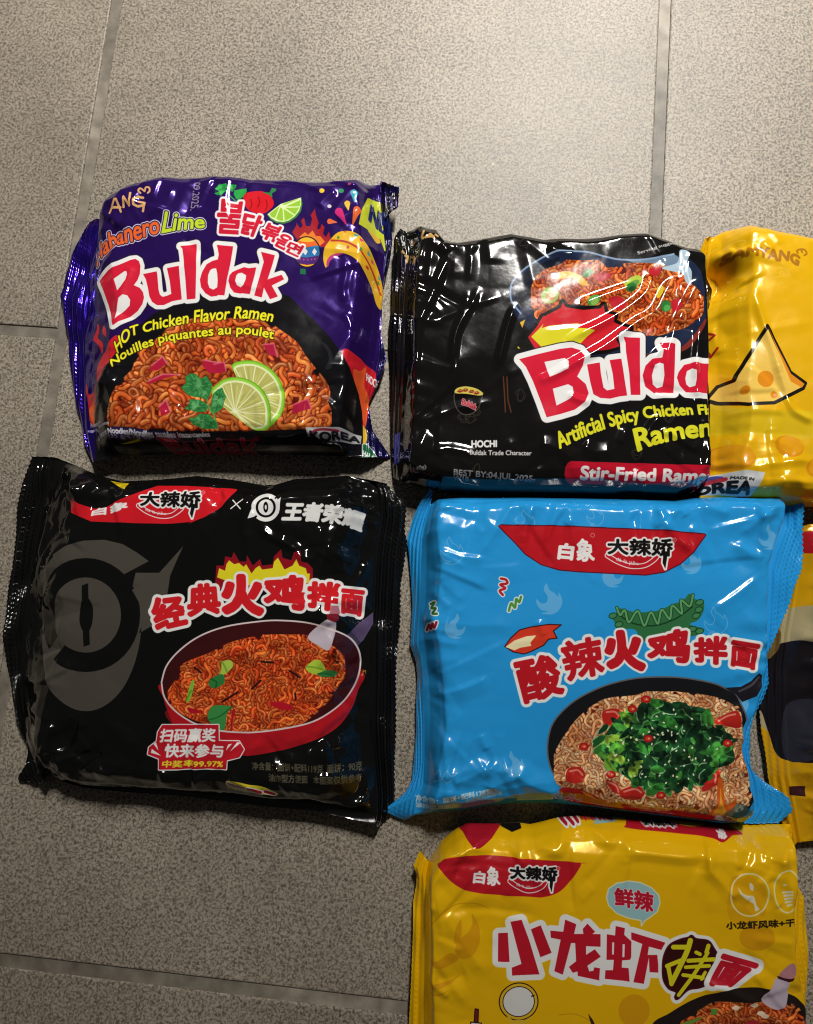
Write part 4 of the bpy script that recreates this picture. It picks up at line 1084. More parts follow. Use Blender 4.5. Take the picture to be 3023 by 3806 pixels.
for pts, c1, c2 in ((((540, 345), (590, 335), (608, 370), (570, 410), (520, 440), (535, 390)), 'a8c44a', '6f9f34'), (((470, 450), (540, 420), (555, 470), (500, 505), (460, 490)), '2f7a3c', '1d5a2a'), (((1050, 375), (1100, 335), (1140, 345), (1160, 400), (1110, 425), (1060, 405)), 'a9c83e', '7aa332'), (((1120, 420), (1170, 400), (1230, 410), (1210, 440), (1140, 440)), '2c7038', '1d5a2a'),
                    (((455, 700), (460, 640), (500, 610), (600, 620), (570, 660), (555, 750), (520, 770)), '3a8a44', '246a30'), (((320, 580), (350, 470), (370, 460), (360, 530), (335, 590)), '7fb83c', '5f962c')):
    A.poly(y(*pts), c1, True); qq = np.array(y(*pts)); A.stroke([qq[0], qq.mean(0), qq[3]], 6, c2, True)
for l in (((540, 590), (635, 530)), ((720, 510), (775, 460)), ((370, 380), (410, 410)), ((780, 345), (850, 350)), ((950, 400), (1010, 440)), ((1220, 345), (1240, 350)), ((980, 540), (985, 580))):
    A.stroke(y(*l), 7, '2a1216')
for l in (((590, 760), (600, 650), (620, 640), (605, 700), (600, 770)), ((830, 600), (900, 590), (980, 630), (900, 640)), ((330, 625), (420, 650), (350, 660))):
    A.poly(y(*l), 'ad1626', True)
A.stroke(list(rim) + [rim[0]], 6.5, 'd8c8c8', True)
# badge
A.group([y((170, 732), (518, 730), (518, 828), (640, 832), (672, 880), (645, 928), (572, 945), (568, 1000), (152, 1003), (152, 938), (75, 915), (85, 870), (132, 832), (142, 775))], [(4, WHITE), (0, 'bb1b28')])
A.quad("扫码赢奖", *y((165, 757), (500, 752), (495, 832), (150, 837)), [(2.2, WHITE)]); A.quad("快来参与", *y((192, 848), (545, 852), (540, 930), (185, 928)), [(2.2, WHITE)]); A.quad("中奖率99.97%", *y((178, 948), (548, 948), (544, 990), (174, 990)), [(1.3, 'e4d232')])
for l in (((110, 850), (128, 838), (145, 890)), ((95, 905), (165, 920), (100, 880)), ((585, 895), (630, 835), (650, 842)), ((560, 890), (600, 845), (575, 850))):
    A.poly(y(*l), WHITE)
BR = '57523f'
A.quad("净含量：面饼+配料119克  面饼：90克", *y((720, 958), (1372, 985), (1370, 1040), (722, 1005)), [(.9, BR)])
A.quad("油炸型方便面   本图案仅供参考", *y((820, 1030), (1372, 1060), (1372, 1112), (822, 1078)), [(.9, BR)])
A.poly(y((555, 1080), (620, 1075), (700, 1100), (780, 1115), (850, 1150), (855, 1178), (700, 1160), (570, 1130)), 'c8b82c', True)
for l in (((570, 1095), (660, 1125)), ((690, 1130), (760, 1155)), ((790, 1150), (840, 1168))):
    A.stroke(y(*l), 20, WHITE); A.stroke(y(*l), 12, 'b01c28')
A.quad("♫", *y((1370, 408), (1395, 408), (1393, 440), (1368, 440)), [(.5, 'c8b82c')])
black2 = film("black_film_scan", A, .11, .4)
S4 = ([(200, 1700), (214, 1703), (282, 1730), (371, 1769), (456, 1789), (588, 1783), (733, 1769), (862, 1783), (1004, 1806), (1034, 1798), (1093, 1781), (1191, 1776), (1289, 1768), (1395, 1788)],
      [(1395, 1788), (1410, 1850), (1412, 1925), (1392, 2053), (1385, 2171), (1378, 2318), (1378, 2493), (1376, 2675), (1380, 2766), (1392, 2900), (1400, 3040)],
      [(160, 2912), (182, 2862), (241, 2908), (319, 2929), (456, 2942), (592, 2952), (652, 2955), (804, 2973), (986, 2997), (1168, 3015), (1290, 3040), (1400, 3072)],
      [(200, 1700), (182, 1817), (160, 1908), (137, 2022), (118, 2136), (105, 2250), (93, 2350), (84, 2437), (88, 2619), (100, 2756), (137, 2880), (160, 2912)])
packet("large black noodle packet with a grey round emblem and a red pan", "noodle packets laid out on the tiles", A, black2, S4,
       23, (8, 7, 10, 7), (13, 20, 15, 26),
       fins=[dict(side='left', outer=[(114, 1694, 9), (82, 1794, 6), (64, 1899, 5), (61, 1999, 4), (50, 2113, 3), (34, 2181, 3), (23, 2295, 3), (20, 2368, 3), (27, 2482, 3), (43, 2596, 3), (57, 2678, 3), (91, 2774, 4), (118, 2840, 5), (100, 2872, 6), (55, 2888, 5), (60, 2913, 4), (146, 2917, 4)], ridge=1.15, period=2.6, wave=2.4),
             dict(side='right', outer=[(1436, 1795, 8), (1510, 1886, 6), (1505, 1974, 5), (1514, 2014, 5), (1500, 2112, 4), (1490, 2170, 4), (1488, 2318, 4), (1478, 2402, 4), (1472, 2523, 4), (1472, 2706, 4), (1466, 2857, 4), (1466, 2979, 4), (1448, 3040, 4), (1410, 3075, 4)], ridge=1.15, period=2.4, wave=2.4)],
       creases=[(u((475, 60), (550, 150), (585, 250), (600, 360)), 1.8, 4), (v((550, 540), (590, 610), (710, 680), (790, 720), (850, 790), (905, 830)), 1.3, 3), (v((905, 835), (960, 770), (1000, 650), (1000, 560)), .9, 3), (v((1335, 810), (1290, 920), (1220, 1030)), 1.2, 3), (v((1130, 680), (1100, 800), (1115, 920)), 1.2, 4),
                (u((545, 365), (660, 290), (800, 200)), 2.2, 5), (u((700, 450), (860, 380), (1000, 290)), -2.0, 5), (x((560, 800), (640, 830), (670, 900)), 1.3, 4), (x((400, 880), (470, 900)), 1.4, 4), (x((400, 1240), (560, 1130), (640, 1170), (740, 1230), (1000, 1265), (1400, 1300)), 1.6, 5),
                (x((480, 900), (560, 1050), (740, 1220)), -1.5, 7), (y((560, 985), (640, 1080), (720, 1140)), 1.0, 4), (v((650, 270), (590, 310), (640, 330)), 1.2, 4), (y((870, 1090), (1010, 1140), (1180, 1200)), 1.2, 4), (y((1280, 860), (1340, 980), (1430, 1180)), 1.0, 4), (x((900, 860), (1000, 960), (1160, 1040)), .8, 6), (v((1180, 240), (1300, 330), (1310, 480)), -1.4, 7), (v((1180, 700), (1160, 860), (1180, 1000)), 1.0, 4), (u((990, 250), (1010, 330), (950, 400)), 1.2, 4)],
       dents=[(1300, 1950, 13, 1.6), (260, 2780, 12, 1.6)], seed=4, crumple=1.0, pucker=.9, tucks=128, dome=1.6)

# ------------------------------------------------------------------ 5. blue packet
A = Art(1410, 1790, 3010, 3100, '2593d6')
i_, j_, k_, l_, c3, c4 = Z(1480, 1800, 2.2234), Z(2150, 1800, 2.0165), Z(1400, 2400, 2.14), Z(2000, 2400, 1.7137), Z(2700, 1950, 3.0805), Z(2650, 2500, 3.0805)
FT = '5aa8dc'
def pale_flame(px, py, s_, fl=1, solid=True):
    o = [(0, -100), (20, -60), (45, -45), (70, -20), (75, -45), (95, 0), (88, 40), (60, 75), (20, 88), (-30, 80), (10, 70), (-30, 60), (-55, 30), (-60, -5), (-30, 20), (0, 15), (8, -20), (-15, -60)]
    pts = [(px + fl * a_ * s_, py + b_ * s_) for a_, b_ in o]
    if solid:
        A.poly(pts, FT, True)
    else:
        A.stroke(pts + [pts[0]], 3, FT, True)
for px, py, s_, fl, so in ((2030, 2230, .62, 1, True), (1670, 2050, .55, 1, False), (1945, 1940, .45, 1, False), (2560, 2090, .5, 1, True), (2285, 2140, .5, -1, True), (2850, 2000, .5, 1, True), (1700, 2330, .5, -1, True), (2650, 2310, .55, 1, False), (1900, 2840, .5, 1, True), (2205, 1920, .4, 1, False), (2740, 2610, .45, 1, True)):
    pale_flame(px, py, s_, fl, so)
for l in (((430, 980), (460, 1040), (500, 985), (520, 1050), (560, 990), (590, 1030), (630, 1020)), ((450, 1100), (520, 1060), (560, 1085), (600, 1065))):
    A.stroke(k_(*l), 4, FT, True)
A.poly(i_((828, 350), (850, 338), (1300, 345), (1712, 360)) + j_((0, 320), (600, 345), (945, 372), (957, 380), (860, 510), (760, 600), (640, 660), (500, 682), (0, 657)) + i_((1330, 710), (1180, 665), (1050, 580), (960, 480), (850, 372)), 'b51822', line=(4, '5a1020'))
A.quad("白", *i_((1330, 490), (1445, 500), (1435, 625), (1320, 615)), [(4, WHITE)], slant=.05); A.quad("象", *i_((1480, 450), (1600, 470), (1620, 635), (1470, 635)), [(3.4, WHITE)])
x_, y_ = i_((1605, 423))[0]; A.ell(x_, y_, 8, 8, 'd89090'); A.ell(x_, y_, 6, 6, 'b51822')
brand_mark(A, *j_((218, 415), (702, 412), (700, 540), (220, 522)), j_((615, 500), (665, 505), (660, 560), (648, 635), (628, 590), (632, 545)), j_((215, 535), (290, 580), (390, 615), (490, 610), (560, 570), (590, 535)), j_((282, 545), (370, 570), (450, 585)), j_((278, 580), (365, 605), (450, 615)), j_((712, 420))[0])
for l, cc in ((((850, 780), (890, 790), (900, 820), (845, 830), (885, 860), (840, 880), (865, 915)), 'b5202a'), (((915, 1045), (935, 985), (965, 1020), (975, 950), (1000, 975), (1015, 930)), '4a8f3a'), (((270, 985), (300, 975), (275, 1020), (310, 1025), (285, 1065), (320, 1070)), '2f6a34'), (((235, 1205), (255, 1160), (270, 1195), (285, 1150), (300, 1185), (318, 1140)), '8f2030')):
    A.stroke(i_(*l), 18, 'd4dde2', True); A.stroke(i_(*l), 9, cc, True)
# spurt of fire
A.poly(i_((880, 1340), (930, 1270), (1000, 1205), (1090, 1180), (1240, 1158), (1345, 1162), (1280, 1212), (1310, 1272), (1240, 1280), (1200, 1330), (1100, 1380), (1040, 1402), (950, 1385)), 'cf3a24', line=(4, '3a1410'))
A.poly(i_((885, 1345), (960, 1290), (1060, 1255), (1140, 1248), (1090, 1310), (1100, 1335), (1010, 1350), (960, 1372)), 'e8ddb0')
# frilly green vegetable
A.poly(j_((235, 975), (290, 965), (310, 930), (420, 960), (480, 960), (600, 945), (700, 900), (780, 870), (830, 820), (870, 860), (935, 885), (930, 960), (890, 1020), (830, 1050), (930, 1080), (930, 1110), (840, 1140), (500, 1180), (420, 1090), (290, 1085), (270, 1040)), '2f6b40', True)
A.stroke(j_((290, 970), (400, 1040), (560, 1060), (720, 1010), (850, 920)), 5, '163a22', True)
A.stroke(j_((285, 925), (310, 980), (345, 945), (375, 1035), (440, 950), (490, 1060), (540, 960), (590, 1045), (620, 940), (680, 1010), (700, 910), (770, 970), (765, 870), (830, 915), (855, 830)), 13, '163a22', True)
A.stroke(j_((285, 925), (310, 980), (345, 945), (375, 1035), (440, 950), (490, 1060), (540, 960), (590, 1045), (620, 940), (680, 1010), (700, 910), (770, 970), (765, 870), (830, 915), (855, 830)), 8, '5c9a62', True)
for q_ in ((905, 885), (900, 940), (880, 985), (850, 1085), (905, 1100), (300, 1050), (255, 985)):
    A.ell(*j_(q_)[0], 15, 10, '3f8050', -15, line=(3, '163a22'))
# wok
A.poly(l_((60, 640), (80, 520), (150, 420), (260, 330), (420, 255), (600, 210), (760, 198), (930, 205), (1100, 235), (1190, 270), (1262, 312), (1310, 420), (1320, 470), (1290, 560), (1300, 700), (1345, 900), (1360, 1010), (1200, 1120), (400, 1010), (150, 900), (90, 800)), '16171a', True)
A.stroke(l_((150, 885), (85, 790), (60, 660), (82, 520), (150, 420), (260, 330), (420, 255), (600, 210), (760, 198), (930, 205), (1100, 235), (1190, 270), (1262, 312), (1310, 420), (1322, 470)), 6, '5d6068', True)
A.poly(l_((1190, 268), (1290, 262), (1360, 225), (1410, 175), (1430, 190), (1425, 260), (1390, 322), (1300, 358), (1262, 312)), '1d1b22')
A.stroke(l_((1280, 290), (1360, 250), (1410, 200)), 8, '54505c', True, al=.7)
heap = l_((110, 790), (120, 690), (220, 520), (330, 410), (440, 350), (620, 330), (740, 295), (900, 310), (1030, 325), (1150, 350), (1240, 395), (1268, 420), (1290, 640), (1335, 900), (1345, 990), (1230, 1050), (1000, 1060), (700, 1040), (400, 970), (160, 890))
A.noodles(heap, 1050, PAL_PALE, 11, 41, (70, 150), curl=.8, dim=.8)
for q_ in (((420, 410), (500, 400), (530, 440), (500, 490), (430, 500), (405, 450)), ((190, 790), (260, 770), (300, 820), (260, 870), (180, 860)), ((1120, 480), (1200, 430), (1270, 420), (1280, 520), (1160, 500)), ((520, 920), (620, 890), (680, 930), (640, 980), (540, 970)), ((430, 850), (500, 880), (520, 940), (470, 920)), ((1100, 790), (1150, 800), (1140, 880), (1050, 930), (1060, 850))):
    A.poly(l_(*q_), 'b3261f', True); qq = np.array(l_(*q_)); A.stroke([qq[0] * .7 + qq.mean(0) * .3, qq[1] * .6 + qq.mean(0) * .4, qq[2] * .7 + qq.mean(0) * .3], 7, 'e8a08a', True, al=.7)
rnd = random.Random(17)
SW = ['173a20', '1f5228', '2f6f2c', '0f2a1a', '3f8434', '16321e']
A.poly(l_((390, 700), (430, 560), (520, 450), (620, 400), (760, 345), (900, 380), (1060, 400), (1090, 500), (1190, 560), (1250, 720), (1130, 780), (1060, 800), (960, 900), (880, 870), (760, 900), (640, 890), (540, 820), (470, 780)), '163a20', True)
for n in range(170):
    w_ = rnd.uniform(0, 6.28); rr = math.sqrt(rnd.random())
    cx, cy = 800 + 420 * rr * math.cos(w_), 635 + 280 * rr * math.sin(w_)
    cx += (cy - 640) * .1
    sz = rnd.uniform(30, 76); ro = rnd.uniform(0, 3.14)
    pts = []
    for t_ in np.linspace(0, 6.28, 8)[:-1]:
        r_ = sz * rnd.uniform(.55, 1.1); X_, Y_ = r_ * math.cos(t_), .5 * r_ * math.sin(t_)
        pts.append((cx + X_ * math.cos(ro) - Y_ * math.sin(ro), cy + X_ * math.sin(ro) + Y_ * math.cos(ro)))
    cc = rnd.choice(SW if cx > 640 or rnd.random() < .5 else ['6fa334', '4f8f30', '86ad3c'])
    A.poly(l_(*pts), cc, True)
    A.stroke(l_(pts[0], pts[1], pts[2]), 4, rnd.choice(['7fb070', '4f8a4a', 'a9cfa4', '2f6a38']), True, al=.7)
A.mottle(l_((400, 620), (560, 400), (800, 340), (1060, 400), (1230, 600), (1150, 850), (800, 920), (520, 840)), 34, .7, 3)
for n in range(58):
    w_ = rnd.uniform(0, 6.28); rr = math.sqrt(rnd.random())
    A.ell(*l_((800 + 340 * rr * math.cos(w_), 640 + 240 * rr * math.sin(w_)))[0], 5, 3.2, 'e6e4c0', rnd.uniform(0, 180))
for q_ in ((685, 340), (598, 402), (290, 640), (460, 815), (1205, 620), (780, 950), (700, 590)):
    x_, y_ = l_(q_)[0]; A.ell(x_, y_, 18, 14, 'a81820'); A.ell(x_, y_, 11, 8, 'c8402c'); A.ell(x_ + 2, y_, 4, 3, 'e2b060')
A.poly(l_((1150, 830), (1175, 880), (1190, 1000), (1230, 1000), (1260, 960), (1240, 1080), (1180, 1130), (1080, 1110), (1130, 1020), (1140, 920)), 'cf5a1c', True); A.poly(l_((1160, 900), (1170, 1000), (1200, 1060), (1150, 1110), (1120, 1080), (1150, 1000)), 'e29a2a', True)
A.poly(l_((140, 915), (220, 905), (330, 940), (420, 985), (600, 1020), (900, 1060), (1150, 1100), (1150, 1140), (600, 1080), (250, 1025), (160, 960)), 'a31c1e', True); A.poly(l_((270, 920), (340, 950), (380, 985), (310, 960)), 'd8742a')
A.poly(l_((1150, 1120), (1240, 1030), (1300, 1005), (1400, 1100), (1380, 1150), (1150, 1145)), '3b5a54', True, al=.7)
# name
NB = [(17, WHITE), (6, 'b81a24')]
for ch, qd, L in (("酸", k_((1095, 130), (1410, 65), (1485, 370), (1180, 455)), [(18, WHITE), (6.5, 'b81a24')]), ("辣", [(2082, 2392), (2228, 2364), (2243, 2500), (2108, 2530)], [(17, WHITE), (5.5, 'b81a24')]), ("火", [(2236, 2358), (2374, 2346), (2390, 2486), (2264, 2476)], [(19, WHITE), (11, 'b81a24')]),
                  ("鸡", [(2410, 2370), (2558, 2334), (2556, 2460), (2410, 2446)], [(17, WHITE), (7, 'b81a24')]), ("拌", [(2580, 2376), (2702, 2366), (2696, 2470), (2582, 2455)], NB), ("面", [(2724, 2384), (2820, 2400), (2806, 2486), (2716, 2470)], NB)):
    A.quad(ch, *qd, L)
WT = 'b9cfda'
A.text("净含量：面饼+配料128克", k_((300, 1245), (480, 1215), (700, 1175), (920, 1130)), k_((305, 1295), (480, 1265), (700, 1222), (925, 1178)), [(1.3, WT)])
A.quad("油炸型方便面", *k_((305, 1300), (648, 1262), (650, 1300), (305, 1342)), [(1.3, WT)]); A.quad("本图案仅供参考", *k_((705, 1228), (1000, 1155), (1005, 1190), (708, 1265)), [(1.1, '8ea6b2')])
A.stroke(c4((380, 670), (395, 1100)), 3, 'b4d0de'); A.stroke(c4((380, 670), (425, 668)), 3, 'b4d0de'); A.stroke(c4((385, 818), (428, 818)), 3, 'b4d0de')
for q_ in (740, 860, 935, 1010, 1080):
    A.poly(c4((400, q_ - 22), (424, q_ - 22), (426, q_ + 22), (404, q_ + 22)), '9fbccb')
blue = film("blue_film", A, .18, .3)
S5 = ([(1601, 1876), (1628, 1856), (1714, 1850), (1930, 1850), (2250, 1854), (2348, 1853), (2497, 1862), (2576, 1851), (2695, 1846), (2905, 1848)],
      [(2905, 1848), (2902, 1949), (2866, 2048), (2848, 2112), (2846, 2242), (2846, 2372), (2842, 2469), (2830, 2534), (2808, 2607), (2762, 2714), (2756, 2753), (2766, 2825), (2778, 2890), (2786, 2954), (2790, 3000), (2760, 3058)],
      [(1540, 3030), (1634, 3017), (1722, 3012), (1820, 2995), (1914, 2986), (2054, 2984), (2200, 2998), (2350, 3019), (2525, 3042), (2671, 3060), (2760, 3060)],
      [(1601, 1876), (1583, 1935), (1570, 2002), (1565, 2115), (1563, 2250), (1556, 2385), (1564, 2447), (1573, 2540), (1578, 2680), (1578, 2821), (1573, 2914), (1554, 2961), (1540, 3030)])
packet("blue noodle packet printed with green seaweed on noodles in a wok", "noodle packets laid out on the tiles", A, blue, S5,
       24, (9, 9, 9, 10), (8, 5, 12, 9),
       fins=[dict(side='left', outer=[(1612, 1806, 10), (1592, 1827, 9), (1565, 1858, 7), (1538, 1912, 5), (1511, 2002, 4), (1520, 2070, 4), (1527, 2160, 4), (1532, 2250, 4), (1523, 2398, 4), (1545, 2461, 4), (1550, 2517, 4), (1545, 2610, 4), (1545, 2727, 4), (1536, 2844, 4), (1529, 2905, 4), (1503, 2951, 4), (1421, 3017, 3), (1505, 3052, 3)], ridge=.55, period=2.1, wave=1.0, cut=.5),
             dict(side='right', outer=[(2993, 1860, 14), (2988, 1974, 13), (2992, 2050, 13), (2983, 2117, 13), (2958, 2177, 13), (2939, 2246, 12), (2894, 2346, 11), (2855, 2435, 10), (2861, 2482, 10), (2862, 2540, 9), (2840, 2607, 8), (2808, 2670, 7), (2792, 2720, 7), (2794, 2800, 7), (2800, 2870, 8), (2845, 2906, 9), (2912, 2948, 11), (2940, 2971, 11), (2953, 3019, 11), (2903, 3064, 10)], ridge=.55, period=2.3, wave=1.6, cut=.9)],
       creases=[(k_((880, 950), (920, 1040), (900, 1150)), 1.4, 5), (k_((880, 950), (760, 1040), (600, 1100)), 1.6, 6), (k_((1070, 975), (1200, 1090), (1340, 1150), (1480, 1210)), 2.4, 8), (k_((880, 950), (980, 1000), (1070, 975)), 1.8, 6), (k_((820, 700), (880, 840)), .7, 4), (j_((930, 90), (1010, 180), (1150, 220)), 1.0, 4), (j_((1330, 250), (1450, 190), (1540, 100)), 1.2, 4),
                (j_((650, 240), (760, 190), (810, 250)), .8, 3), (j_((560, 335), (640, 300), (720, 400), (840, 500)), .7, 3), (j_((760, 380), (850, 500), (880, 370), (820, 320)), .7, 3), (i_((1440, 290), (1380, 340)), .8, 3), (i_((1150, 1120), (1210, 1260)), .8, 3), (i_((240, 1000), (380, 920), (330, 780)), -1.0, 5), (l_((1310, 380), (1290, 620), (1340, 930)), .9, 4), (i_((600, 280), (700, 400), (800, 300)), .6, 5), (j_((1180, 430), (1300, 540), (1380, 560)), .8, 5), (k_((430, 200), (520, 320), (480, 480)), -.8, 6), (l_((250, 1020), (600, 1060), (1000, 1100)), 1.0, 4)],
       dents=[(1790, 2950, 11, 1.5), (2700, 2000, 16, 1.0)], seed=5, crumple=.65, pucker=.8, tucks=104, dome=1.2)

# ------------------------------------------------------------------ 6. yellow packet half hidden at the right edge
A = Art(2760, 1900, 3700, 3200, 'd6a010', metal=.15)
A.poly([(2960, 1985), (3050, 2040), (3300, 2045), (3300, 1960), (2975, 1960)], 'a31a22', True)
A.poly([(2860, 2380), (2900, 2300), (2990, 2260), (3120, 2250), (3300, 2330), (3320, 2700), (3050, 2760), (2900, 2720), (2840, 2560)], 'a79a72', True)
A.poly([(2880, 2480), (2920, 2420), (2990, 2390), (3060, 2385), (3180, 2440), (3200, 2700), (3110, 2840), (2990, 2850), (2945, 2800), (2900, 2660), (2840, 2640), (2830, 2560)], '191519', True)
A.poly([(2990, 2640), (3100, 2620), (3160, 2760), (3080, 2840), (2990, 2840)], '2a2a34', True)
A.poly([(2940, 2340), (2975, 2350), (2960, 2430), (2920, 2450)], '6e5a30', True)
A.poly([(3006, 2955), (3060, 2950), (3060, 2990), (3010, 2990)], '3a1a1e')
for n in range(5):
    A.stroke([(3060 + n * 90, 2900), (3100 + n * 90, 3080)], 12, 'c08a10', al=.5)
yellow2 = film("amber_film", A, .2, .3)
S6 = ([(3000, 1950), (3120, 1935), (3300, 1940), (3560, 1960)], [(3560, 1960), (3590, 2300), (3590, 2700), (3560, 3120)],
      [(2985, 3128), (3060, 3122), (3300, 3130), (3560, 3120)],
      [(3000, 1950), (2975, 2150), (2940, 2350), (2925, 2500), (2925, 2650), (2932, 2800), (2938, 2880), (2958, 2980), (2985, 3128)])
packet("amber yellow noodle packet half hidden behind the right end of the blue packet", "noodle packets laid out on the tiles", A, yellow2, S6,
       22, (6, 7, 6, 6), (12, 20, 15, 22),
       fins=[dict(side='left', outer=[(2970, 1955, 4), (2935, 2150, 3), (2870, 2350, 3), (2835, 2480, 3), (2818, 2646, 3), (2824, 2720, 3), (2838, 2792, 3), (2850, 2885, 3), (2870, 2960, 3), (2935, 3148, 4)], ridge=.8, period=2.6, wave=1.2, cut=.3),
             dict(side='right', outer=[(3660, 1965, 4), (3680, 2400, 4), (3660, 3120, 4)])],
       creases=[([(2940, 2880), (2990, 2900), (3080, 2880)], 1.2, 4), ([(2985, 3010), (3060, 2990), (3140, 3000)], 1.4, 4), ([(2950, 2900), (3000, 2960), (3020, 3060)], -1.2, 5), ([(3000, 2080), (2960, 2250)], 1.0, 4)],
       seed=6, crumple=.8)

# ------------------------------------------------------------------ 7. yellow packet at the bottom
A = Art(1505, 3010, 3040, 4300, 'ecb80c', metal=.1)
r, s_, w7, z7 = Z(1480, 3000, 2.14), Z(2200, 3000, 2.0802), Z(1480, 3350, 2.14), Z(2200, 3350, 2.0802)
# claw shapes
OR = 'd2960e'
def claw(f_, cx, cy, sc, fl=1):
    o1 = [(0, -130), (35, -60), (35, 20), (0, 80), (-50, 100), (-85, 70), (-85, 30), (-60, -10), (-20, -40), (0, -80)]
    o2 = [(-60, -105), (-85, -60), (-95, 0), (-85, 20), (-60, -15), (-55, -60)]
    for o in (o1, o2):
        A.poly([(cx + fl * a_ * sc, cy + b_ * sc) for a_, b_ in o], OR, True)
claw(None, *w7((590, 290))[0], .72)
A.poly(w7((250, 480), (330, 450), (420, 390), (480, 440), (400, 500), (310, 520)), OR, True)
A.stroke(w7((260, 190), (350, 80), (480, 15), (620, 10), (720, 50)), 4, 'c8960e', True)
for l in (((240, 640), (330, 640), (430, 610), (490, 575), (420, 640), (330, 680), (240, 690)), ((240, 730), (320, 725), (400, 690), (330, 740), (250, 745))):
    A.poly(w7(*l), OR, True)
A.ell(*z7((320, 830))[0], 58, 60, OR); A.ell(*z7((1270, 270))[0], 66, 50, OR); A.poly(s_((1060, 560), (1200, 520), (1330, 640), (1300, 860), (1060, 860)), OR, True, al=.6)
A.stroke(w7((1280, 890), (1400, 880), (1520, 930)), 4, 'c8960e', True)
# flag with marks
A.poly(r((325, 452), (540, 380), (1430, 432), (1447, 440), (1440, 470), (1360, 590), (1270, 670), (1150, 708), (1050, 705), (600, 668), (500, 635), (420, 580), (350, 500)), 'b51a26', True)
A.quad("白", *r((605, 505), (690, 510), (682, 600), (598, 595)), [(3, WHITE)], slant=.05); A.quad("象", *r((712, 470), (795, 475), (810, 610), (705, 610)), [(2.6, WHITE)])
brand_mark(A, *r((890, 462), (1262, 470), (1260, 580), (892, 552)), r((1190, 540), (1232, 545), (1228, 600), (1218, 668), (1202, 620), (1205, 585)), r((888, 575), (950, 620), (1020, 655), (1090, 650), (1140, 620), (1165, 590)), r((940, 585), (1010, 612), (1070, 622)), r((936, 618), (1005, 640), (1070, 648)), r((1270, 480))[0])
# speech balloon
A.poly(s_((108, 690), (125, 620), (190, 575), (270, 562), (370, 575), (455, 615), (510, 670), (522, 730), (500, 800), (435, 850), (405, 868), (378, 910), (375, 868), (280, 850), (190, 815), (125, 750)), '93bcc0', line=(5, 'd8d8b0'))
A.text("鲜辣", s_((168, 615), (300, 630), (470, 660)), s_((178, 750), (300, 770), (465, 805)), [(5, WHITE), (3, 'b51a30')])
# icons and their caption
for q_, rx, ry in (((1208, 668), 70, 79), ((1500, 640), 50, 78)):
    a0 = [(s_(q_)[0][0] + rx * math.cos(t_), s_(q_)[0][1] + ry * math.sin(t_)) for t_ in np.linspace(0, 6.3, 40)]
    A.stroke(a0, 6, 'e4d9a0')
for l in (((1210, 575), (1240, 600), (1235, 640), (1212, 620)), ((1120, 610), (1150, 650), (1190, 670), (1240, 680), (1265, 750), (1285, 780), (1255, 795), (1240, 740), (1190, 710), (1135, 660))):
    A.poly(s_(*l), 'dcd5b8', True)
for l in (((1470, 590), (1480, 590)), ((1465, 650), (1530, 640)), ((1475, 675), (1530, 665)), ((1480, 700), (1530, 690)), ((1485, 725), (1530, 715)), ((1500, 750), (1530, 742))):
    A.stroke(s_(*l), 8, 'dcd5b8')
A.text("小龙虾风味+干脆", s_((1030, 880), (1250, 870), (1500, 855), (1640, 850)), s_((1035, 935), (1250, 930), (1505, 915), (1640, 905)), [(1.6, '2a2010')])
# big name, traced stroke by stroke
R7 = 'b81a2c'
strokes = [w7((795, 240), (870, 238), (884, 468), (792, 462)), w7((892, 152), (980, 138), (1040, 300), (1122, 572), (905, 577), (902, 515), (980, 488)), w7((1055, 215), (1132, 183), (1218, 400), (1130, 436)),
           w7((1325, 135), (1413, 172), (1395, 250), (1470, 250), (1465, 210), (1502, 168), (1562, 232), (1540, 250), (1605, 252), (1605, 350), (1490, 345), (1490, 415), (1560, 370), (1606, 428), (1500, 500), (1515, 545), (1548, 540), (1556, 512), (1608, 522), (1596, 615), (1425, 580), (1422, 545), (1385, 556), (1355, 510), (1412, 465), (1405, 322), (1372, 320), (1306, 572), (1240, 545), (1290, 295), (1212, 280), (1208, 224), (1310, 232))]
A.group(strokes, [(21, WHITE), (0, R7)])
str2 = [z7((180, 182), (250, 198), (245, 250), (300, 300), (298, 420), (290, 440), (228, 445), (225, 500), (278, 505), (285, 608), (240, 600), (95, 585), (100, 520), (158, 520), (165, 440), (108, 440), (112, 245), (175, 255)), z7((300, 230), (560, 310), (552, 372), (435, 340), (425, 405), (500, 405), (512, 540), (440, 535), (435, 420), (395, 625), (315, 612), (385, 320), (300, 285))]
A.group(str2, [(21, WHITE), (0, R7)], holes=[])
A.poly(z7((152, 305), (168, 308), (165, 400), (150, 400)), WHITE); A.poly(z7((232, 320), (250, 322), (246, 420), (230, 420)), WHITE)
A.group([z7((545, 480), (560, 400), (600, 330), (680, 290), (740, 275), (765, 260), (800, 285), (890, 300), (930, 350), (970, 430), (955, 520), (910, 600), (830, 650), (740, 670), (660, 740), (640, 730), (650, 690), (590, 660), (550, 590))], [(18, WHITE), (5, '4a0f24'), (0, '34100f')], sm=True)
for l, wdt in ((((625, 345), (740, 345)), 18), (((755, 295), (720, 400), (610, 620)), 20), (((575, 490), (700, 440)), 16), (((585, 500), (610, 630)), 16), (((895, 335), (880, 385)), 16), (((800, 385), (830, 400)), 14), (((740, 450), (940, 440)), 16), (((720, 500), (900, 490)), 14), (((890, 390), (780, 560), (665, 715)), 14), (((700, 560), (850, 580)), 14), (((870, 540), (840, 590)), 12)):
    A.stroke(z7(*l), wdt, 'd4cc1e', True)
A.quad("面", *z7((1012, 408), (1275, 488), (1075, 634), (898, 622)), [(25, WHITE), (6.5, R7)])
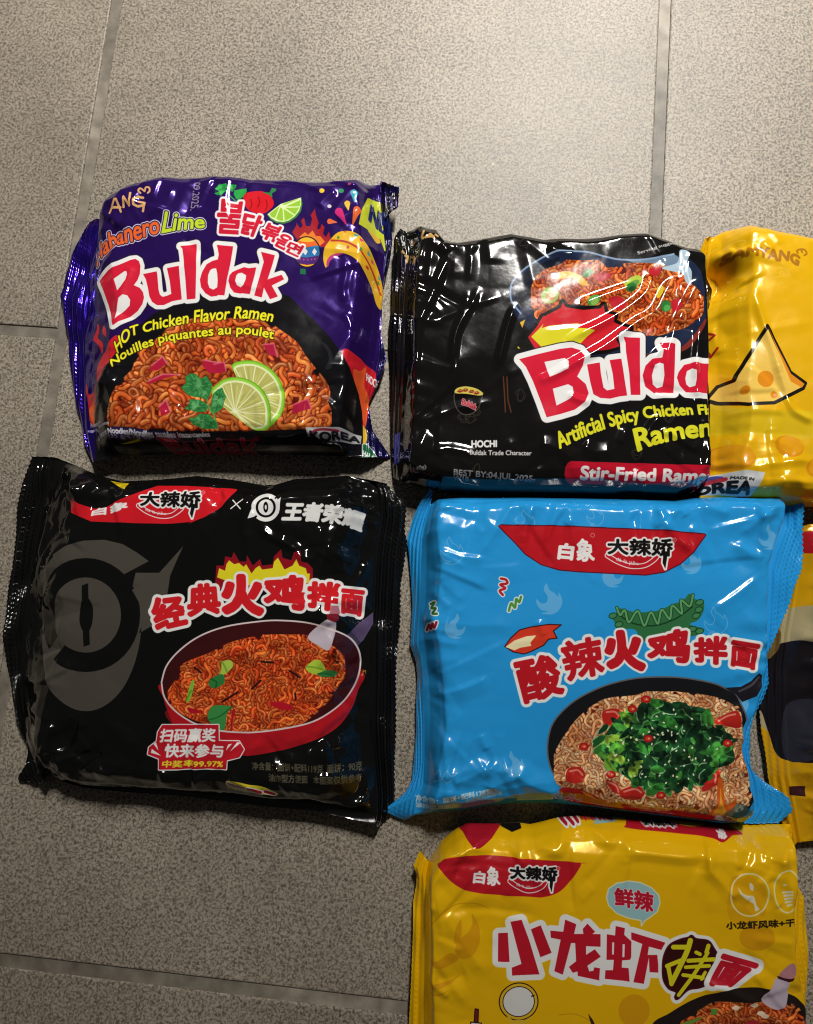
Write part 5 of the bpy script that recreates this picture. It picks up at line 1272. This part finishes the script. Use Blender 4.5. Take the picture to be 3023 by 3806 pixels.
# looking glass
gx, gy = w7((957, 785))[0]
A.ell(gx, gy, 74, 71, '2a1410'); A.ell(gx, gy, 70, 67, 'd9b02a'); A.ell(gx, gy, 60, 57, '2a1410'); A.ell(gx, gy, 57, 54, 'd6d6d2'); A.poly(w7((860, 890), (910, 930), (1010, 930), (1060, 900), (1010, 976), (900, 976)), 'd9b02a')
A.stroke(w7((1062, 745), (1078, 740)), 5, '2a1410')
A.poly(w7((612, 842), (638, 845), (635, 950), (605, 948)), '7a1f2a', line=(4, '2a1410')); A.poly(w7((578, 950), (662, 955), (660, 985), (575, 980)), 'd6d6d2', line=(4, '2a1410'))
A.poly(w7((1505, 875), (1545, 930), (1570, 990), (1540, 990), (1520, 930)), '3a201a')
# wok of noodles at the foot
A.poly(z7((440, 980), (600, 850), (800, 740), (1000, 675), (1180, 655), (1340, 660), (1500, 700), (1600, 760), (1660, 900), (1690, 1500), (900, 1700), (450, 1400)), '221a18', True)
heap = z7((640, 1000), (760, 900), (900, 810), (980, 770), (1100, 790), (1250, 770), (1340, 800), (1470, 800), (1570, 820), (1620, 1000), (1600, 1400), (900, 1500), (600, 1300))
A.noodles(heap, 560, PAL_RED, 12, 51, (70, 140), curl=.7)
A.poly(z7((910, 820), (960, 820), (955, 860), (918, 862)), '4f8a34'); A.poly(z7((660, 945), (760, 905), (850, 885), (780, 930), (700, 949)), '6a8a34', True); A.poly(z7((1180, 920), (1260, 900), (1300, 960), (1200, 970)), 'c8343a', True)
for q_ in ((1100, 810), (1290, 850), (1320, 870), (1240, 790)):
    A.poly(z7((q_[0] - 30, q_[1]), (q_[0], q_[1] - 20), (q_[0] + 34, q_[1] - 6), (q_[0] + 10, q_[1] + 18)), 'e6ccb0', True)
A.poly(z7((1420, 585), (1515, 600), (1505, 720), (1475, 800), (1400, 820), (1300, 750), (1370, 660)), 'b6a6b4', True); A.poly(z7((1425, 570), (1560, 585), (1560, 600), (1515, 615), (1435, 590)), '3a1418'); A.poly(z7((1440, 560), (1550, 470), (1570, 560), (1520, 590)), 'b07a80', True)
A.poly(z7((1520, 640), (1590, 560), (1600, 690), (1510, 690)), 'cfa012', True)
L7 = lambda *q_: low(r(*q_), 13)
L8 = lambda *q_: low(s_(*q_), 13)
# fold at the top left and the backs of prints along the top edge
A.poly(L7((460, 185), (550, 122), (830, 135), (800, 165), (660, 262), (600, 265), (560, 235), (510, 190)), 'a8172a', True)
A.poly(L7((275, 215), (330, 200), (350, 225), (300, 330), (265, 330)), '8a1524')
A.poly(L7((780, 125), (980, 122), (980, 165), (900, 185), (800, 150)), '141210'); A.stroke(L7((905, 132), (925, 140), (935, 130)), 5, WHITE)
A.poly(L7((980, 125), (1050, 130), (1020, 150)), 'a8172a')
for l in (((1290, 85), (1330, 120)), ((1340, 75), (1385, 118)), ((1400, 68), (1425, 105))):
    A.stroke(L7(*l), 24, WHITE); A.stroke(L7(*l), 12, 'a8172a')
A.poly(low([r((1500, 62))[0], r((1712, 60))[0]] + s_((200, 80), (210, 100), (150, 115), (0, 118)) + [r((1560, 110))[0]], 13), '8fb4b4', True)
A.quad("鲜辣", *L8((180, 105), (-85, 95), (-90, 68), (185, 78)), [(1.6, 'a81c34')])
A.poly(L8((255, 130), (300, 95), (370, 78), (560, 105), (760, 150), (1020, 140), (1160, 200), (1050, 200), (960, 232), (880, 205), (640, 178), (270, 145)), 'ab1826', True)
A.quad("大辣娇", *L8((665, 148), (395, 132), (390, 88), (630, 118)), [(6, WHITE), (1.6, INK)])
A.quad("象", *L8((1010, 210), (925, 215), (950, 170), (1020, 165)), [(2, WHITE)])
yellow3 = film("deep_yellow_film", A, .2, .3)
S7 = ([(1592, 3200), (1640, 3130), (1695, 3084), (1737, 3060), (1854, 3061), (1936, 3058), (1971, 3063), (2078, 3037), (2162, 3029), (2296, 3038), (2488, 3048), (2700, 3062), (2938, 3064)],
      [(2938, 3064), (2942, 3200), (2940, 3300), (2934, 3400), (2932, 3500), (2950, 3581), (2969, 3662), (2972, 3806), (2975, 4000), (2960, 4240)],
      [(1570, 4240), (1800, 4260), (2300, 4270), (2700, 4260), (2960, 4240)],
      [(1592, 3200), (1583, 3262), (1580, 3350), (1580, 3490), (1578, 3650), (1576, 3806), (1574, 4000), (1570, 4240)])
packet("yellow noodle packet with a light blue speech balloon above large red characters", "noodle packets laid out on the tiles", A, yellow3, S7,
       25, (8, 8, 6, 9), (11, 5, 12, 5),
       fins=[dict(side='left', outer=[(1560, 3160, 12), (1536, 3217, 10), (1548, 3250, 8), (1545, 3290, 6), (1534, 3350, 5), (1534, 3450, 5), (1531, 3520, 5), (1527, 3630, 5), (1518, 3806, 5), (1515, 4000, 4), (1510, 4240, 4)], ridge=.6, period=3.0, wave=1.6, cut=.3),
             dict(side='right', outer=[(2945, 3062, 9), (2950, 3200, 7), (2962, 3280, 6), (2988, 3336, 5), (2998, 3446, 4), (3003, 3542, 4), (2998, 3638, 4), (2994, 3806, 4), (2995, 4000, 4), (2990, 4240, 4)], ridge=.5, period=2.4, wave=1.2, cut=.4)],
       creases=[(r((290, 390), (440, 395), (560, 340), (680, 270), (830, 145)), 4.0, 6), (r((830, 145), (900, 190), (890, 225)), 1.4, 4), (r((890, 225), (980, 250), (1060, 245), (1130, 300), (1240, 335), (1290, 310), (1320, 220), (1380, 200)), 1.5, 4), (r((1380, 200), (1500, 155), (1560, 190), (1640, 250), (1712, 275)), 1.5, 4),
                (s_((0, 160), (60, 220), (150, 270), (220, 245), (320, 330), (450, 350), (560, 365), (700, 378), (880, 375), (910, 480), (960, 540), (1040, 640), (1060, 780)), 1.5, 4), (s_((1255, 270), (1240, 320)), .9, 3), (s_((1250, 255), (1320, 350), (1440, 410), (1530, 400)), 1.4, 5), (s_((960, 260), (1050, 200), (1160, 205)), 1.2, 4), (s_((1300, 540), (1380, 660), (1450, 780)), 1.0, 4), (s_((1070, 690), (1130, 660), (1230, 720)), .9, 3), (z7((850, 690), (1050, 640), (1250, 600), (1430, 560)), .8, 6), (r((240, 800), (300, 790)), .8, 3), (s_((1290, 90), (1260, 180), (1300, 300)), -2, 6), (r((470, 230), (500, 320), (480, 390)), 1.2, 4)],
       dents=[(1680, 3140, 8, 2.0), (2850, 3140, 10, 2.0)], seed=7, crumple=.8, tucks=100)
